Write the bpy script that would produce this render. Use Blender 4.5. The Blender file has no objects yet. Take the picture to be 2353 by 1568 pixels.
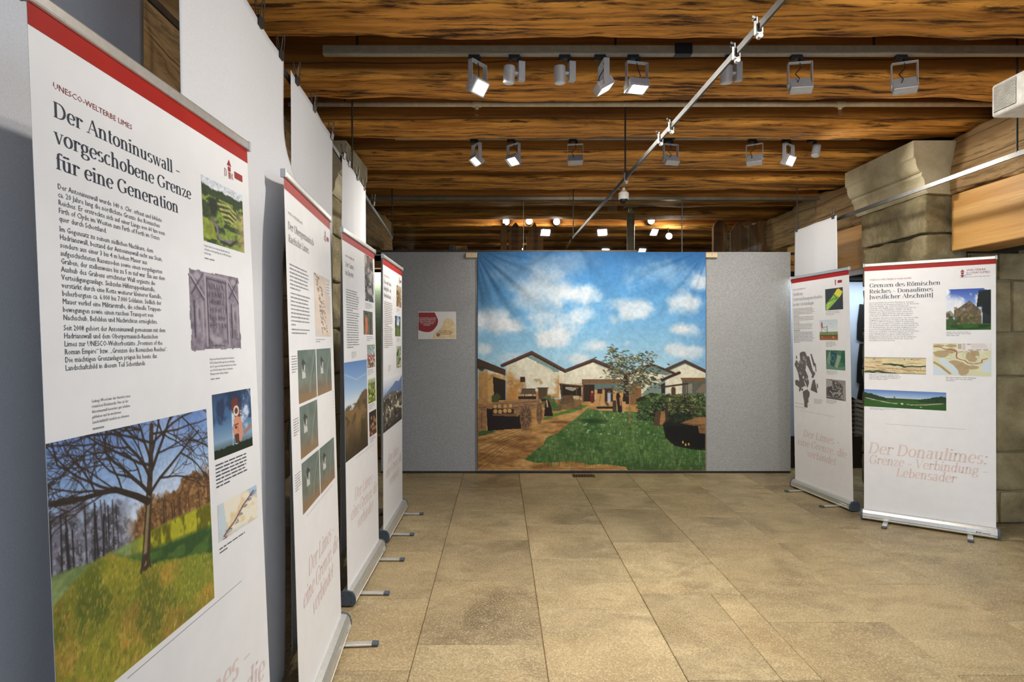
import bpy, bmesh, math, random
import numpy as np
from mathutils import Vector, Matrix, noise as mnoise

# ------------------------------------------------------------------ camera, world, exposure
F, CX, CY, EYE = 1380.0, 1148.0, 780.0, 1.5      # focal length / principal point in pixels of 2353x1568, eye height
SC = bpy.context.scene
COL = SC.collection
cam_data = bpy.data.cameras.new('camera')
cam_data.sensor_fit = 'HORIZONTAL'
cam_data.sensor_width = 36.0
cam_data.lens = F / 2353.0 * 36.0
cam_data.shift_x = (1176.5 - CX) / 2353.0
cam_data.shift_y = (CY - 784.0) / 2353.0
cam_data.clip_start = 0.02
cam = bpy.data.objects.new('camera', cam_data)
cam.location = (0, 0, EYE)
cam.rotation_euler = (math.pi / 2, 0, 0)
COL.objects.link(cam)
SC.camera = cam

world = bpy.data.worlds.new('world')
SC.world = world
world.use_nodes = True
wbg = world.node_tree.nodes['Background']
wbg.inputs['Color'].default_value = (0.66, 0.81, 1.0, 1)
wbg.inputs['Strength'].default_value = 1.6        # soft daylight entering from the open hall behind the viewer

SC.view_settings.view_transform = 'Standard'
SC.view_settings.look = 'None'
SC.view_settings.gamma = 1.0
SC.view_settings.use_curve_mapping = False
SC.view_settings.exposure = -0.05
LAMP = (1.0, 0.95, 0.875)                          # colour of the track lamps
LAMP_GAIN = 1.0

# ------------------------------------------------------------------ helpers
def lin(c):
    c = np.asarray(c, float) / 255.0
    return np.where(c <= 0.04045, c / 12.92, ((c + 0.055) / 1.055) ** 2.4)

def rgba(c):
    r = lin(c)
    return (float(r[0]), float(r[1]), float(r[2]), 1.0)

def at(px, py, Y):
    """pixel of the photograph at a known depth -> world point"""
    return Vector(((px - CX) * Y / F, Y, EYE - (py - CY) * Y / F))

class Nodes:
    def __init__(self, name):
        self.m = bpy.data.materials.new(name)
        self.m.use_nodes = True
        self.nt = self.m.node_tree
        self.bsdf = self.nt.nodes['Principled BSDF']
        self.out = self.nt.nodes['Material Output']
    def add(self, typ, inputs=None, **attrs):
        n = self.nt.nodes.new(typ)
        for k, v in attrs.items():
            setattr(n, k, v)
        for k, v in (inputs or {}).items():
            if hasattr(v, 'is_output'):
                self.nt.links.new(v, n.inputs[k])
            else:
                n.inputs[k].default_value = v
        return n
    def link(self, a, b):
        self.nt.links.new(a, b)
    def coords(self, scale=(1, 1, 1), kind='Object', offset_random=True):
        tc = self.add('ShaderNodeTexCoord')
        mp = self.add('ShaderNodeMapping', {'Vector': tc.outputs[kind], 'Scale': scale})
        if offset_random:
            oi = self.add('ShaderNodeObjectInfo')
            ml = self.add('ShaderNodeMath', {0: oi.outputs['Random'], 1: 37.0}, operation='MULTIPLY')
            self.link(ml.outputs[0], mp.inputs['Location'])
        return mp.outputs[0]
    def noise(self, vec, scale=5, detail=4, rough=.55, dist=0.0):
        n = self.add('ShaderNodeTexNoise', {'Vector': vec, 'Scale': scale, 'Detail': detail, 'Roughness': rough, 'Distortion': dist})
        return n.outputs['Fac']
    def ramp(self, fac, stops):
        r = self.add('ShaderNodeValToRGB', {'Fac': fac})
        e = r.color_ramp.elements
        while len(e) < len(stops):
            e.new(0.5)
        for i, (p, c) in enumerate(stops):
            e[i].position = p
            e[i].color = rgba(c)
        return r.outputs['Color']
    def rng(self, v, a, b, c=0.0, d=1.0):
        return self.add('ShaderNodeMapRange', {'Value': v, 'From Min': a, 'From Max': b, 'To Min': c, 'To Max': d}).outputs[0]
    def mix(self, fac, a, b, mode='MIX'):
        n = self.add('ShaderNodeMix', data_type='RGBA', blend_type=mode)
        for idx, v in ((0, fac), (6, a), (7, b)):
            if hasattr(v, 'is_output'):
                self.link(v, n.inputs[idx])
            else:
                n.inputs[idx].default_value = v
        return n.outputs[2]
    def math(self, op, a, b=0.0):
        return self.add('ShaderNodeMath', {0: a, 1: b}, operation=op).outputs[0]
    def bump(self, h, strength=.3, dist=.01):
        b = self.add('ShaderNodeBump', {'Height': h, 'Strength': strength, 'Distance': dist})
        self.link(b.outputs[0], self.bsdf.inputs['Normal'])
    def color(self, c):
        if hasattr(c, 'is_output'):
            self.link(c, self.bsdf.inputs['Base Color'])
        else:
            self.bsdf.inputs['Base Color'].default_value = c
    def set(self, **kw):
        for k, v in kw.items():
            self.bsdf.inputs[k.replace('_', ' ')].default_value = v
        return self.m

def plain(name, c, rough=.5, metal=0.0, var=.06, scale=30.0, bump=0.0, spec=.5):
    """one colour with a little procedural unevenness"""
    n = Nodes(name)
    f = n.noise(n.coords(offset_random=False), scale, 3)
    lo = tuple(max(0, x * (1 - var)) for x in c)
    hi = tuple(min(255, x * (1 + var)) for x in c)
    n.color(n.ramp(f, [(.3, lo), (.7, hi)]))
    if bump:
        n.bump(f, bump, .003)
    n.set(Roughness=rough, Metallic=metal)
    n.bsdf.inputs['Specular IOR Level'].default_value = spec
    return n.m

def glow(name, c, strength):
    n = Nodes(name)
    n.set(Roughness=.4)
    n.color(rgba(c))
    n.bsdf.inputs['Emission Color'].default_value = rgba(c)
    n.bsdf.inputs['Emission Strength'].default_value = strength
    return n.m

def tag(o, label=None, category=None, group=None, kind=None):
    if label: o['label'] = label
    if category: o['category'] = category
    if group: o['group'] = group
    if kind: o['kind'] = kind
    return o

def empty(name, loc=(0, 0, 0), rz=0.0, parent=None):
    o = bpy.data.objects.new(name, None)
    o.empty_display_size = .05
    COL.objects.link(o)
    o.location = loc
    o.rotation_euler = (0, 0, rz)
    if parent: o.parent = parent
    return o

def link(name, me, m, parent=None, smooth=False):
    if m is not None and len(me.materials) == 0:
        me.materials.append(m)
    if smooth:
        me.polygons.foreach_set('use_smooth', np.ones(len(me.polygons), bool))
    o = bpy.data.objects.new(name, me)
    COL.objects.link(o)
    if parent: o.parent = parent
    return o

class MB:
    """collects shapes into one mesh"""
    def __init__(self):
        self.bm = bmesh.new()
    def box(self, c, s, rot=None, bev=0.0, seg=1):
        b = bmesh.new()
        bmesh.ops.create_cube(b, size=1.0)
        bmesh.ops.scale(b, vec=Vector(s), verts=b.verts)
        if bev:
            bmesh.ops.bevel(b, geom=b.edges[:], offset=bev, segments=seg, profile=.5, affect='EDGES')
        return self._join(b, c, rot)
    def cyl(self, c, r, d, rot=None, n=20, r2=None, bev=0.0):
        b = bmesh.new()
        bmesh.ops.create_cone(b, cap_ends=True, segments=n, radius1=r, radius2=r if r2 is None else r2, depth=d)
        if bev:
            es = [e for e in b.edges if len(e.link_faces) == 2 and any(len(f.verts) > 4 for f in e.link_faces)]
            bmesh.ops.bevel(b, geom=es, offset=bev, segments=2, profile=.5, affect='EDGES')
        return self._join(b, c, rot)
    def sph(self, c, r, s=(1, 1, 1), n=16, rot=None):
        b = bmesh.new()
        bmesh.ops.create_uvsphere(b, u_segments=n, v_segments=n // 2, radius=r)
        bmesh.ops.scale(b, vec=Vector(s), verts=b.verts)
        return self._join(b, c, rot)
    def tube(self, pts, r, n=8):
        pts = [Vector(p) for p in pts]
        rings = []
        for i, p in enumerate(pts):
            d = (pts[min(i + 1, len(pts) - 1)] - pts[max(i - 1, 0)]).normalized()
            a = d.orthogonal().normalized() if not rings else (prev - d * prev.dot(d)).normalized()
            prev = a
            b = d.cross(a)
            rings.append([self.bm.verts.new(p + (a * math.cos(t) + b * math.sin(t)) * r) for t in [2 * math.pi * k / n for k in range(n)]])
        for r0, r1 in zip(rings, rings[1:]):
            for k in range(n):
                self.bm.faces.new((r0[k], r0[(k + 1) % n], r1[(k + 1) % n], r1[k]))
        self.bm.faces.new(rings[0][::-1]); self.bm.faces.new(rings[-1])
        return self
    def prism(self, pts, axis, a, b):
        """closed outline pts (2-D) swept along axis 'x','y','z' from a to b"""
        def P(p, t):
            return {'x': (t, p[0], p[1]), 'y': (p[0], t, p[1]), 'z': (p[0], p[1], t)}[axis]
        v0 = [self.bm.verts.new(P(p, a)) for p in pts]
        v1 = [self.bm.verts.new(P(p, b)) for p in pts]
        n = len(pts)
        for i in range(n):
            self.bm.faces.new((v0[i], v0[(i + 1) % n], v1[(i + 1) % n], v1[i]))
        self.bm.faces.new(v0[::-1]); self.bm.faces.new(v1)
        return self
    def quad(self, pts):
        self.bm.faces.new([self.bm.verts.new(p) for p in pts])
        return self
    def _join(self, b, c, rot):
        M = Matrix.Translation(Vector(c)) @ (rot.to_4x4() if rot is not None else Matrix.Identity(4))
        bmesh.ops.transform(b, matrix=M, verts=b.verts)
        tmp = bpy.data.meshes.new('tmp'); b.to_mesh(tmp); b.free()
        self.bm.from_mesh(tmp); bpy.data.meshes.remove(tmp)
        return self
    def mesh(self, name):
        bmesh.ops.recalc_face_normals(self.bm, faces=self.bm.faces)
        me = bpy.data.meshes.new(name)
        self.bm.to_mesh(me); self.bm.free()
        return me
    def build(self, name, m, parent=None, smooth=False):
        return link(name, self.mesh(name), m, parent, smooth)

def np_mesh(name, verts, quads):
    me = bpy.data.meshes.new(name)
    verts = np.asarray(verts, np.float32); quads = np.asarray(quads, np.int32)
    me.vertices.add(len(verts)); me.vertices.foreach_set('co', verts.ravel())
    k = quads.shape[1]
    me.loops.add(quads.size); me.loops.foreach_set('vertex_index', quads.ravel())
    me.polygons.add(len(quads)); me.polygons.foreach_set('loop_start', np.arange(0, quads.size, k, dtype=np.int32))
    me.update(calc_edges=True)
    me.validate()
    return me

def grid_faces(nu, nv):
    i = np.arange(nu * nv).reshape(nv, nu)
    return np.stack([i[:-1, :-1], i[1:, :-1], i[1:, 1:], i[:-1, 1:]], -1).reshape(-1, 4)

def X(a): return Matrix.Rotation(a, 3, 'X')
def Yr(a): return Matrix.Rotation(a, 3, 'Y')
def Z(a): return Matrix.Rotation(a, 3, 'Z')
# ------------------------------------------------------------------ lettering
CHARS = 'ABCDEFGHIJKLMNOPQRSTUVWXYZabcdefghijklmnopqrstuvwxyzäöüÄÖÜß0123456789.,-–„“"()/:&'
def load_sans():
    """outlines and advances of the built-in sans face, one evaluation for all characters"""
    objs = {}
    for key in ['ll'] + list(CHARS) + ['l' + c + 'l' for c in CHARS]:
        cu = bpy.data.curves.new('glyph', 'FONT'); cu.body = key; cu.size = 1.0; cu.resolution_u = 1
        o = bpy.data.objects.new('glyph', cu); COL.objects.link(o); objs[key] = o
    dg = bpy.context.evaluated_depsgraph_get(); dg.update()
    res, ext = {}, {}
    for key, o in objs.items():
        me = o.evaluated_get(dg).to_mesh()
        n = len(me.vertices)
        co = np.zeros(n * 3); me.vertices.foreach_get('co', co); co = co.reshape(-1, 3)[:, :2]
        me.calc_loop_triangles()
        t = np.zeros(len(me.loop_triangles) * 3, np.int32); me.loop_triangles.foreach_get('vertices', t)
        res[key] = (co.copy(), t.reshape(-1, 3)); ext[key] = (co[:, 0].min(), co[:, 0].max()) if n else (0, 0)
        o.evaluated_get(dg).to_mesh_clear()
    W = lambda k: ext[k][1] - ext[k][0]
    adv = {c: W('l' + c + 'l') - W('ll') for c in CHARS}
    for o in objs.values():
        cu = o.data; bpy.data.objects.remove(o); bpy.data.curves.remove(cu)
    adv[' '] = .30
    return {c: res[c] for c in CHARS}, adv
SANS, SANS_ADV = load_sans()

def sans_width(s):
    return sum(SANS_ADV.get(c, .3) for c in s)

def sans_text(lines, u, v, size, pitch, sx=1.0, right=None, center=None, gaps=()):
    """lines of text -> (points (u,v), triangles); v grows downwards, v = first baseline; gaps = line indices preceded by extra space"""
    P, T, n, y = [], [], 0, v
    for i, s in enumerate(lines):
        if i: y += pitch * (1.28 if i in gaps else 1.0)
        w = sans_width(s) * size * sx
        x = u
        if right is not None: x = right - w
        if center is not None: x = center - w / 2
        for c in s:
            if c in SANS:
                co, t = SANS[c]
                if len(co):
                    P.append(np.stack([x + co[:, 0] * size * sx, y - co[:, 1] * size], -1)); T.append(t + n); n += len(co)
            x += SANS_ADV.get(c, .3) * size * sx
    return np.concatenate(P), np.concatenate(T)

# a narrow book face drawn with a broad pen: stems thick, cross strokes thin, flat serifs
ST, SH = .185, .056
def _arc(cx, cy, rx, ry, a0, a1):
    n = max(6, int(abs(a1 - a0) / 20))
    return ('p', [(cx + rx * math.cos(math.radians(a0 + (a1 - a0) * k / n)), cy + ry * math.sin(math.radians(a0 + (a1 - a0) * k / n))) for k in range(n + 1)])
def _v(x, y0, y1): return ('p', [(x, y0), (x, y1)])
def _h(x0, x1, y): return ('p', [(x0, y), (x1, y)])
def _d(x0, y0, x1, y1, w): return ('w', [(x0, y0), (x1, y1)], w)
def _s(x, y=0.0, w=.40): return _h(x - w / 2, x + w / 2, y + (SH / 2 if y <= 0 else -SH / 2))
def _sl(x, y): return ('w', [(x - .2, y - .08), (x, y - .01)], .06)
def _dot(x, y): return _arc(x, y, .045, .055, 0, 360)
CA, BA, DE = 1.42, 1.52, -.5
_arch = lambda x: [_arc(x + .235, .64, .235, .36, 165, 0), _v(x + .47, 0, .66), _s(x + .47)]
GLY = {
 'a': (.78, [_arc(.34, .72, .2, .28, 160, 0), _v(.54, .74, .1), _arc(.64, .1, .09, .09, 180, 300), _arc(.33, .28, .22, .27, 60, 330)]),
 'b': (.84, [_v(.2, .02, BA), _sl(.18, BA), _arc(.46, .5, .27, .48, 150, -150)]),
 'c': (.72, [_arc(.40, .5, .29, .5, 45, 315)]),
 'd': (.86, [_arc(.40, .5, .27, .48, 30, 330), _v(.66, 0, BA), _sl(.64, BA), _h(.66, .84, .025)]),
 'e': (.76, [_arc(.40, .5, .29, .5, 8, 318), _h(.14, .66, .52)]),
 'f': (.52, [_v(.26, 0, 1.2), _arc(.44, 1.2, .18, .3, 180, 40), _h(.08, .5, .97), _s(.26)]),
 'g': (.80, [_arc(.38, .62, .24, .36, 0, 360), _arc(.28, .14, .14, .14, 90, 250), _arc(.42, -.2, .31, .24, 120, 480), _h(.58, .78, .95)]),
 'h': (.92, [_v(.2, 0, BA), _sl(.18, BA), _s(.2)] + _arch(.2)),
 'i': (.42, [_v(.2, 0, 1), _sl(.18, 1), _s(.2), _dot(.2, 1.35)]),
 'k': (.86, [_v(.2, 0, BA), _sl(.18, BA), _s(.2), _d(.66, .98, .26, .42, .05), _d(.36, .56, .74, 0, .15), _s(.7, 0, .34), _s(.62, 1, .34)]),
 'l': (.42, [_v(.2, 0, BA), _sl(.18, BA), _s(.2)]),
 'm': (1.38, [_v(.2, 0, 1), _sl(.18, 1), _s(.2)] + _arch(.2) + _arch(.67)),
 'n': (.92, [_v(.2, 0, 1), _sl(.18, 1), _s(.2)] + _arch(.2)),
 'o': (.82, [_arc(.41, .5, .30, .5, 0, 360)]),
 'p': (.84, [_v(.2, DE, 1), _sl(.18, 1), _s(.2, DE), _arc(.46, .5, .27, .48, 150, -150)]),
 'r': (.66, [_v(.2, 0, 1), _sl(.18, 1), _s(.2), _arc(.42, .66, .22, .32, 165, 50), _dot(.56, .86)]),
 's': (.66, [_arc(.33, .74, .2, .25, 35, 250), _arc(.33, .25, .22, .25, 75, -150)]),
 't': (.54, [_v(.26, .16, 1.28), _h(.08, .5, .97), _arc(.40, .16, .14, .15, 180, 310)]),
 'u': (.90, [_v(.2, .3, 1), _sl(.18, 1), _arc(.42, .32, .22, .31, 180, 350), _v(.66, 0, 1), _sl(.64, 1), _h(.66, .84, .025)]),
 'v': (.76, [_d(.12, 1, .40, 0, .15), _d(.40, 0, .66, 1, .05), _s(.12, 1, .32), _s(.66, 1, .26)]),
 'w': (1.14, [_d(.12, 1, .36, 0, .15), _d(.36, 0, .56, 1, .05), _d(.54, 1, .78, 0, .15), _d(.78, 0, 1.02, 1, .05), _s(.12, 1, .32), _s(.56, 1, .3), _s(1.02, 1, .26)]),
 'y': (.76, [_d(.12, 1, .40, 0, .15), _d(.26, -.45, .66, 1, .05), _s(.12, 1, .32), _s(.66, 1, .26), _dot(.22, -.42)]),
 'z': (.70, [_h(.1, .6, .97), _h(.1, .62, .03), _d(.58, .97, .12, .03, .13), _v(.12, .82, .97), _v(.6, .03, .2)]),
 'A': (1.06, [_d(.10, 0, .52, CA, .05), _d(.52, CA, .94, 0, .17), _h(.26, .78, .5), _s(.10, 0, .34), _s(.94, 0, .36)]),
 'B': (.98, [_v(.22, 0, CA), _h(.04, .5, CA - .025), _h(.22, .5, .78), _h(.04, .52, .025), _arc(.5, 1.08, .28, .32, 90, -90), _arc(.52, .40, .32, .38, 90, -90)]),
 'D': (1.12, [_v(.22, 0, CA), _h(.04, .5, CA - .025), _h(.04, .5, .025), _arc(.48, CA / 2, .48, CA / 2 - .02, 90, -90)]),
 'G': (1.12, [_arc(.56, CA / 2, .44, CA / 2, 48, 300), _v(.9, .12, .6), _h(.72, 1.06, .6), _v(.88, 1.1, 1.36)]),
 'L': (.90, [_v(.22, 0, CA), _s(.22, CA), _h(.04, .82, .025), _v(.8, .03, .3)]),
 'M': (1.40, [_v(.2, 0, CA) if False else _d(.2, 0, .2, CA, .05), _d(.2, CA, .68, 0, .16), _d(.68, 0, 1.14, CA, .05), _v(1.16, 0, CA), _s(.2), _s(1.16), _h(.04, .24, CA - .025), _h(1.14, 1.32, CA - .025)]),
 'O': (1.16, [_arc(.58, CA / 2, .46, CA / 2, 0, 360)]),
 'R': (1.02, [_v(.22, 0, CA), _s(.22), _h(.04, .5, CA - .025), _h(.22, .5, .7), _arc(.5, 1.05, .3, .35, 90, -90), _d(.46, .7, .86, 0, .16), _s(.88, 0, .26)]),
 'U': (1.12, [_v(.24, .4, CA), _s(.24, CA), _arc(.56, .42, .32, .42, 180, 360), _d(.88, .42, .88, CA, .05), _s(.88, CA, .34)]),
 'V': (1.04, [_d(.12, CA, .54, 0, .17), _d(.54, 0, .94, CA, .05), _s(.12, CA, .36), _s(.94, CA, .3)]),
 'W': (1.46, [_d(.12, CA, .44, 0, .17), _d(.44, 0, .74, CA, .05), _d(.72, CA, 1.02, 0, .17), _d(1.02, 0, 1.34, CA, .05), _s(.12, CA, .36), _s(.72, CA, .3), _s(1.34, CA, .3)]),
 '–': (.66, [('w', [(.08, .5), (.58, .5)], .09)]), '-': (.48, [('w', [(.08, .48), (.40, .48)], .09)]),
 ',': (.34, [_dot(.17, .06), ('w', [(.19, .02), (.10, -.22)], .05)]), ':': (.36, [_dot(.18, .06), _dot(.18, .86)]),
 '(': (.46, [_v(.2, -.25, BA), _h(.2, .4, BA - .02), _h(.2, .4, -.23)]), ')': (.46, [_v(.26, -.25, BA), _h(.06, .26, BA - .02), _h(.06, .26, -.23)]),
 ' ': (.40, []),
}
for base, um in (('a', 'ä'), ('o', 'ö'), ('u', 'ü')):
    GLY[um] = (GLY[base][0], GLY[base][1] + [_dot(.28, 1.32), _dot(.54, 1.32)])

def ribbon(pts, w=None):
    P = np.array(pts, float); n = len(P)
    out = []
    d = np.gradient(P, axis=0) if n > 2 else np.repeat((P[1:] - P[:1]), 2, 0)
    L = np.maximum(np.hypot(d[:, 0], d[:, 1]), 1e-6)
    wid = np.full(n, w) if w else SH + (ST - SH) * (np.abs(d[:, 1]) / L) ** 1.5
    nx, ny = -d[:, 1] / L, d[:, 0] / L
    a = P + np.stack([nx, ny], -1) * wid[:, None] / 2; b = P - np.stack([nx, ny], -1) * wid[:, None] / 2
    for k in range(n - 1):
        out.append((a[k], b[k], b[k + 1], a[k + 1]))
    return out

def serif_width(s): return sum(GLY[c][0] for c in s)
def serif_text(lines, size, width=None, slant=0.0, sx=1.0, center=None):
    """lines = [(text, u, baseline v)], size = x-height; width = length of the first line"""
    if width: sx = width / (serif_width(lines[0][0]) * size)
    Q = []
    for s, u, v in lines:
        x = u if center is None else center - serif_width(s) * size * sx / 2
        for c in s:
            adv, st = GLY[c]
            for k in st:
                for q in ribbon(k[1], k[2] if k[0] == 'w' else None):
                    Q.append([(x + (p[0] + slant * p[1]) * size * sx, v - p[1] * size) for p in q])
            x += adv * size * sx
    Q = np.array(Q)
    return Q.reshape(-1, 2), np.arange(len(Q) * 4).reshape(-1, 4)

def word_bars(u0, u1, v0, v1, n, seed, thick=.5, last=.6, gaps=()):
    """lines of print too small to read: broken grey strokes of word length"""
    r = random.Random(seed); Q = []
    pitch = (v1 - v0) / max(1, n - 1) if n > 1 else .01
    for i in range(n):
        v = v0 + pitch * i
        end = u0 + (u1 - u0) * (r.uniform(.86, 1.0) if i < n - 1 and (i + 1) not in gaps else last)
        x = u0
        while x < end - .004:
            w = min(r.uniform(.012, .05), end - x)
            h = pitch * thick * r.uniform(.85, 1.1)
            Q.append([(x, v - h / 2), (x, v + h / 2), (x + w, v + h / 2), (x + w, v - h / 2)])
            x += w + .005
    Q = np.array(Q)
    return Q.reshape(-1, 2), np.arange(len(Q) * 4).reshape(-1, 4)
# ------------------------------------------------------------------ materials
M = {}
def wood(name, dark, mid, light, streak, grain_axis='x', streaks=1.0, low=None, rough=.75, sc=1.0):
    n = Nodes(name)
    long = {'x': (.30 * sc, 7 * sc, 7 * sc), 'y': (7 * sc, .30 * sc, 7 * sc), 'z': (7 * sc, 7 * sc, .30 * sc)}[grain_axis]
    v = n.coords(long)
    a = n.noise(v, 1.3, 6, .62, .1)
    top = tuple((x + 2 * y) / 3 for x, y in zip(light, mid)) if low is not None else light
    c = n.ramp(a, [(.28, dark), (.46, mid), (.62, top), (.8, mid)])
    fine = n.noise(v, 9, 3, .6)
    c = n.mix(n.rng(fine, .35, .75, 0, .35), c, rgba(dark))
    s = n.noise(n.coords({'x': (1.1, 9, 12), 'y': (9, 1.1, 12), 'z': (9, 12, 1.1)}[grain_axis]), 1.0, 5, .65, .3)
    m = n.rng(s, .55, .66, 0, streaks)
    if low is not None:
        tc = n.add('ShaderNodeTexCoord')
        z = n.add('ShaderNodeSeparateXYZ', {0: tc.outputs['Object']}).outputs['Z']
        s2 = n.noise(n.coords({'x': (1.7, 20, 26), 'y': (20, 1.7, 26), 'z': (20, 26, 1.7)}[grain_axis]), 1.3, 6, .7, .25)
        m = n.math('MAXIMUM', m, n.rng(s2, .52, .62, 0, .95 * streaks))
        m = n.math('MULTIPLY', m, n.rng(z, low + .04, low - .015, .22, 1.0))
        # hewn underside painted golden as if lit from below, sawn sides brown
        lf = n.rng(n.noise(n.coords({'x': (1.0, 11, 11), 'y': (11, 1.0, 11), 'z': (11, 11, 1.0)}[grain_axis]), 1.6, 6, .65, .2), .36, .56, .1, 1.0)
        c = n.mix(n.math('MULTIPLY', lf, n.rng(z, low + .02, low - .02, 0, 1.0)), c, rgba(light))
        # long drying cracks
        w = n.add('ShaderNodeTexWave', {'Vector': n.coords({'x': (.12, 1, 1.0), 'y': (1, .12, 1.0), 'z': (1, 1, .12)}[grain_axis]), 'Scale': 1.7, 'Distortion': 3.0, 'Detail': 3.0, 'Detail Scale': 1.5}, wave_type='BANDS', bands_direction='Z')
        m = n.math('MAXIMUM', m, n.rng(w.outputs['Fac'], .012, .0, 0, .8))
    c = n.mix(m, c, rgba(streak))
    n.color(c)
    n.bump(n.math('ADD', a, n.math('MULTIPLY', fine, .35)), .4, .015)
    n.set(Roughness=rough)
    n.bsdf.inputs['Specular IOR Level'].default_value = .25
    return n.m

M['beam'] = wood('hewn_beam_wood', (102, 62, 20), (142, 88, 30), (226, 158, 70), (62, 38, 18), low=-.135)
M['log'] = wood('hewn_log_wood', (96, 72, 42), (130, 102, 64), (160, 130, 88), (62, 46, 30), streaks=.6, low=.1, sc=.6)
M['lintel'] = wood('planed_pine', (164, 116, 56), (188, 140, 76), (206, 162, 98), (116, 78, 40), streaks=.25, rough=.5, sc=.7)
M['plank'] = wood('ceiling_plank_wood', (70, 40, 14), (104, 62, 24), (130, 82, 36), (40, 24, 10), 'y')
M['post'] = wood('dark_oak', (52, 34, 18), (84, 54, 28), (132, 88, 46), (28, 18, 10), 'z', streaks=.5)
M['clampwood'] = wood('pale_clamp_wood', (206, 182, 138), (220, 198, 156), (230, 210, 172), (190, 160, 116), streaks=.1, rough=.5)

def stone(name, dark, mid, light, stain, sc=1.0, bump=.7, stainy=.5):
    n = Nodes(name)
    v = n.coords((sc, sc, sc))
    a = n.noise(v, 3.0, 8, .62, .3)
    c = n.ramp(a, [(.3, dark), (.5, mid), (.7, light)])
    g = n.noise(v, 70, 3, .7)
    c = n.mix(n.rng(g, .4, .75, 0, .28), c, rgba(dark))
    st = n.noise(v, 1.4, 5, .6, .8)
    c = n.mix(n.rng(st, .52, .72, 0, stainy), c, rgba(stain))
    n.color(c)
    n.bump(n.math('ADD', n.noise(v, 12, 8, .72, .6), n.math('MULTIPLY', g, .15)), bump, .05)
    n.set(Roughness=.85)
    n.bsdf.inputs['Specular IOR Level'].default_value = .2
    return n.m
M['stone'] = stone('rough_sandstone', (128, 116, 84), (172, 158, 120), (200, 186, 150), (122, 110, 82), bump=1.0)
M['ashlar'] = stone('smooth_sandstone', (150, 138, 108), (182, 170, 138), (204, 194, 164), (148, 134, 104), bump=.2, stainy=.35)
M['jamb'] = stone('weathered_ashlar', (128, 112, 80), (172, 154, 114), (198, 180, 140), (124, 100, 68), bump=.45, stainy=.7)
M['mortar'] = stone('mortar', (132, 118, 88), (156, 142, 108), (172, 158, 124), (120, 106, 78), bump=.3)
M['darkstone'] = stone('dark_wall_stone', (74, 56, 36), (108, 84, 56), (136, 110, 78), (70, 52, 32))  # dark brown stone for niche, upper and far side walls

def floor_mat():
    n = Nodes('sandstone_floor')
    oi = n.add('ShaderNodeObjectInfo')
    v = n.coords((1, 1, 1))
    a = n.noise(v, 1.5, 5, .6, .8)
    c = n.ramp(a, [(.27, (112, 95, 66)), (.45, (158, 139, 102)), (.6, (178, 159, 119)), (.78, (144, 124, 86))])
    b = n.noise(n.coords((1, 2.2, 1)), 2.6, 6, .6, 1.2)
    c = n.mix(n.rng(b, .50, .70, 0, .55), c, rgba((108, 94, 68)))
    b2 = n.noise(n.coords((1, 1.3, 1)), 6.5, 6, .65, .6)
    c = n.mix(n.rng(b2, .50, .72, 0, .5), c, rgba((196, 178, 138)))
    warm = n.noise(n.coords((1.1, 1.1, 1)), 1.1, 2, .5)
    c = n.mix(n.rng(warm, .45, .7, 0, .4), c, rgba((168, 142, 98)))
    g = n.noise(v, 95, 2, .75)
    c = n.mix(n.rng(g, .46, .62, 0, .55), c, rgba((118, 98, 66)))
    g2 = n.noise(v, 130, 2, .7)
    c = n.mix(n.rng(g2, .52, .66, 0, .55), c, rgba((216, 200, 164)))
    br = n.rng(oi.outputs['Random'], 0, 1, .84, .99)
    hs = n.add('ShaderNodeHueSaturation', {'Color': c, 'Value': br})
    n.color(hs.outputs[0])
    n.bump(g, .14, .004)
    n.bsdf.inputs['Specular IOR Level'].default_value = .38
    n.link(n.rng(a, .3, .7, .42, .62), n.bsdf.inputs['Roughness'])
    return n.m
M['floor'] = floor_mat()
M['grout'] = plain('floor_joint', (116, 98, 66), .9)

def felt_mat():
    n = Nodes('grey_felt')
    v = n.coords((1, 1, 1))
    a = n.noise(v, 95, 4, .7, .6)
    b = n.noise(v, 1.5, 3, .5)
    c = n.ramp(a, [(.34, (146, 147, 146)), (.5, (164, 165, 164)), (.66, (182, 183, 182))])
    c = n.mix(n.rng(b, .35, .7, 0, .16), c, rgba((144, 144, 138)))
    n.color(c)
    n.bump(a, .25, .004)
    n.set(Roughness=.95)
    n.bsdf.inputs['Specular IOR Level'].default_value = .1
    return n.m
M['felt'] = felt_mat()

def cloth_mat(name, c, var=.03):
    n = Nodes(name)
    f = n.noise(n.coords((1, 1, 1)), 240, 2, .6)
    g = n.noise(n.coords((1, 1, 1)), 2.0, 3)
    k = n.ramp(f, [(.3, tuple(x * (1 - var) for x in c)), (.7, tuple(min(255, x * (1 + var)) for x in c))])
    k = n.mix(n.rng(g, .4, .7, 0, .10), k, rgba(tuple(x * .93 for x in c)))
    n.color(k)
    n.bump(f, .08, .002)
    n.set(Roughness=.9)
    n.bsdf.inputs['Specular IOR Level'].default_value = .15
    return n.m
M['cloth'] = cloth_mat('off_white_cloth', (214, 214, 216))
M['sheet'] = plain('banner_sheet', (232, 231, 231), .42, 0, .01, 12, spec=.35)
M['sheet_back'] = plain('banner_back', (168, 170, 172), .6, 0, .02, 12)
M['red'] = plain('banner_red', (164, 28, 18), .45, 0, .05, 6, spec=.25)
M['logo_red'] = plain('logo_red', (150, 28, 26), .5, 0, .03)
M['alu'] = plain('satin_aluminium', (214, 213, 208), .34, .75, .03, 60)
M['steel'] = plain('brushed_steel', (92, 91, 88), .42, .9, .08, 18)
M['darksteel'] = plain('dark_steel', (60, 58, 54), .45, .6, .08, 20)
M['grey_plastic'] = plain('slate_plastic', (72, 82, 92), .5)
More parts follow.
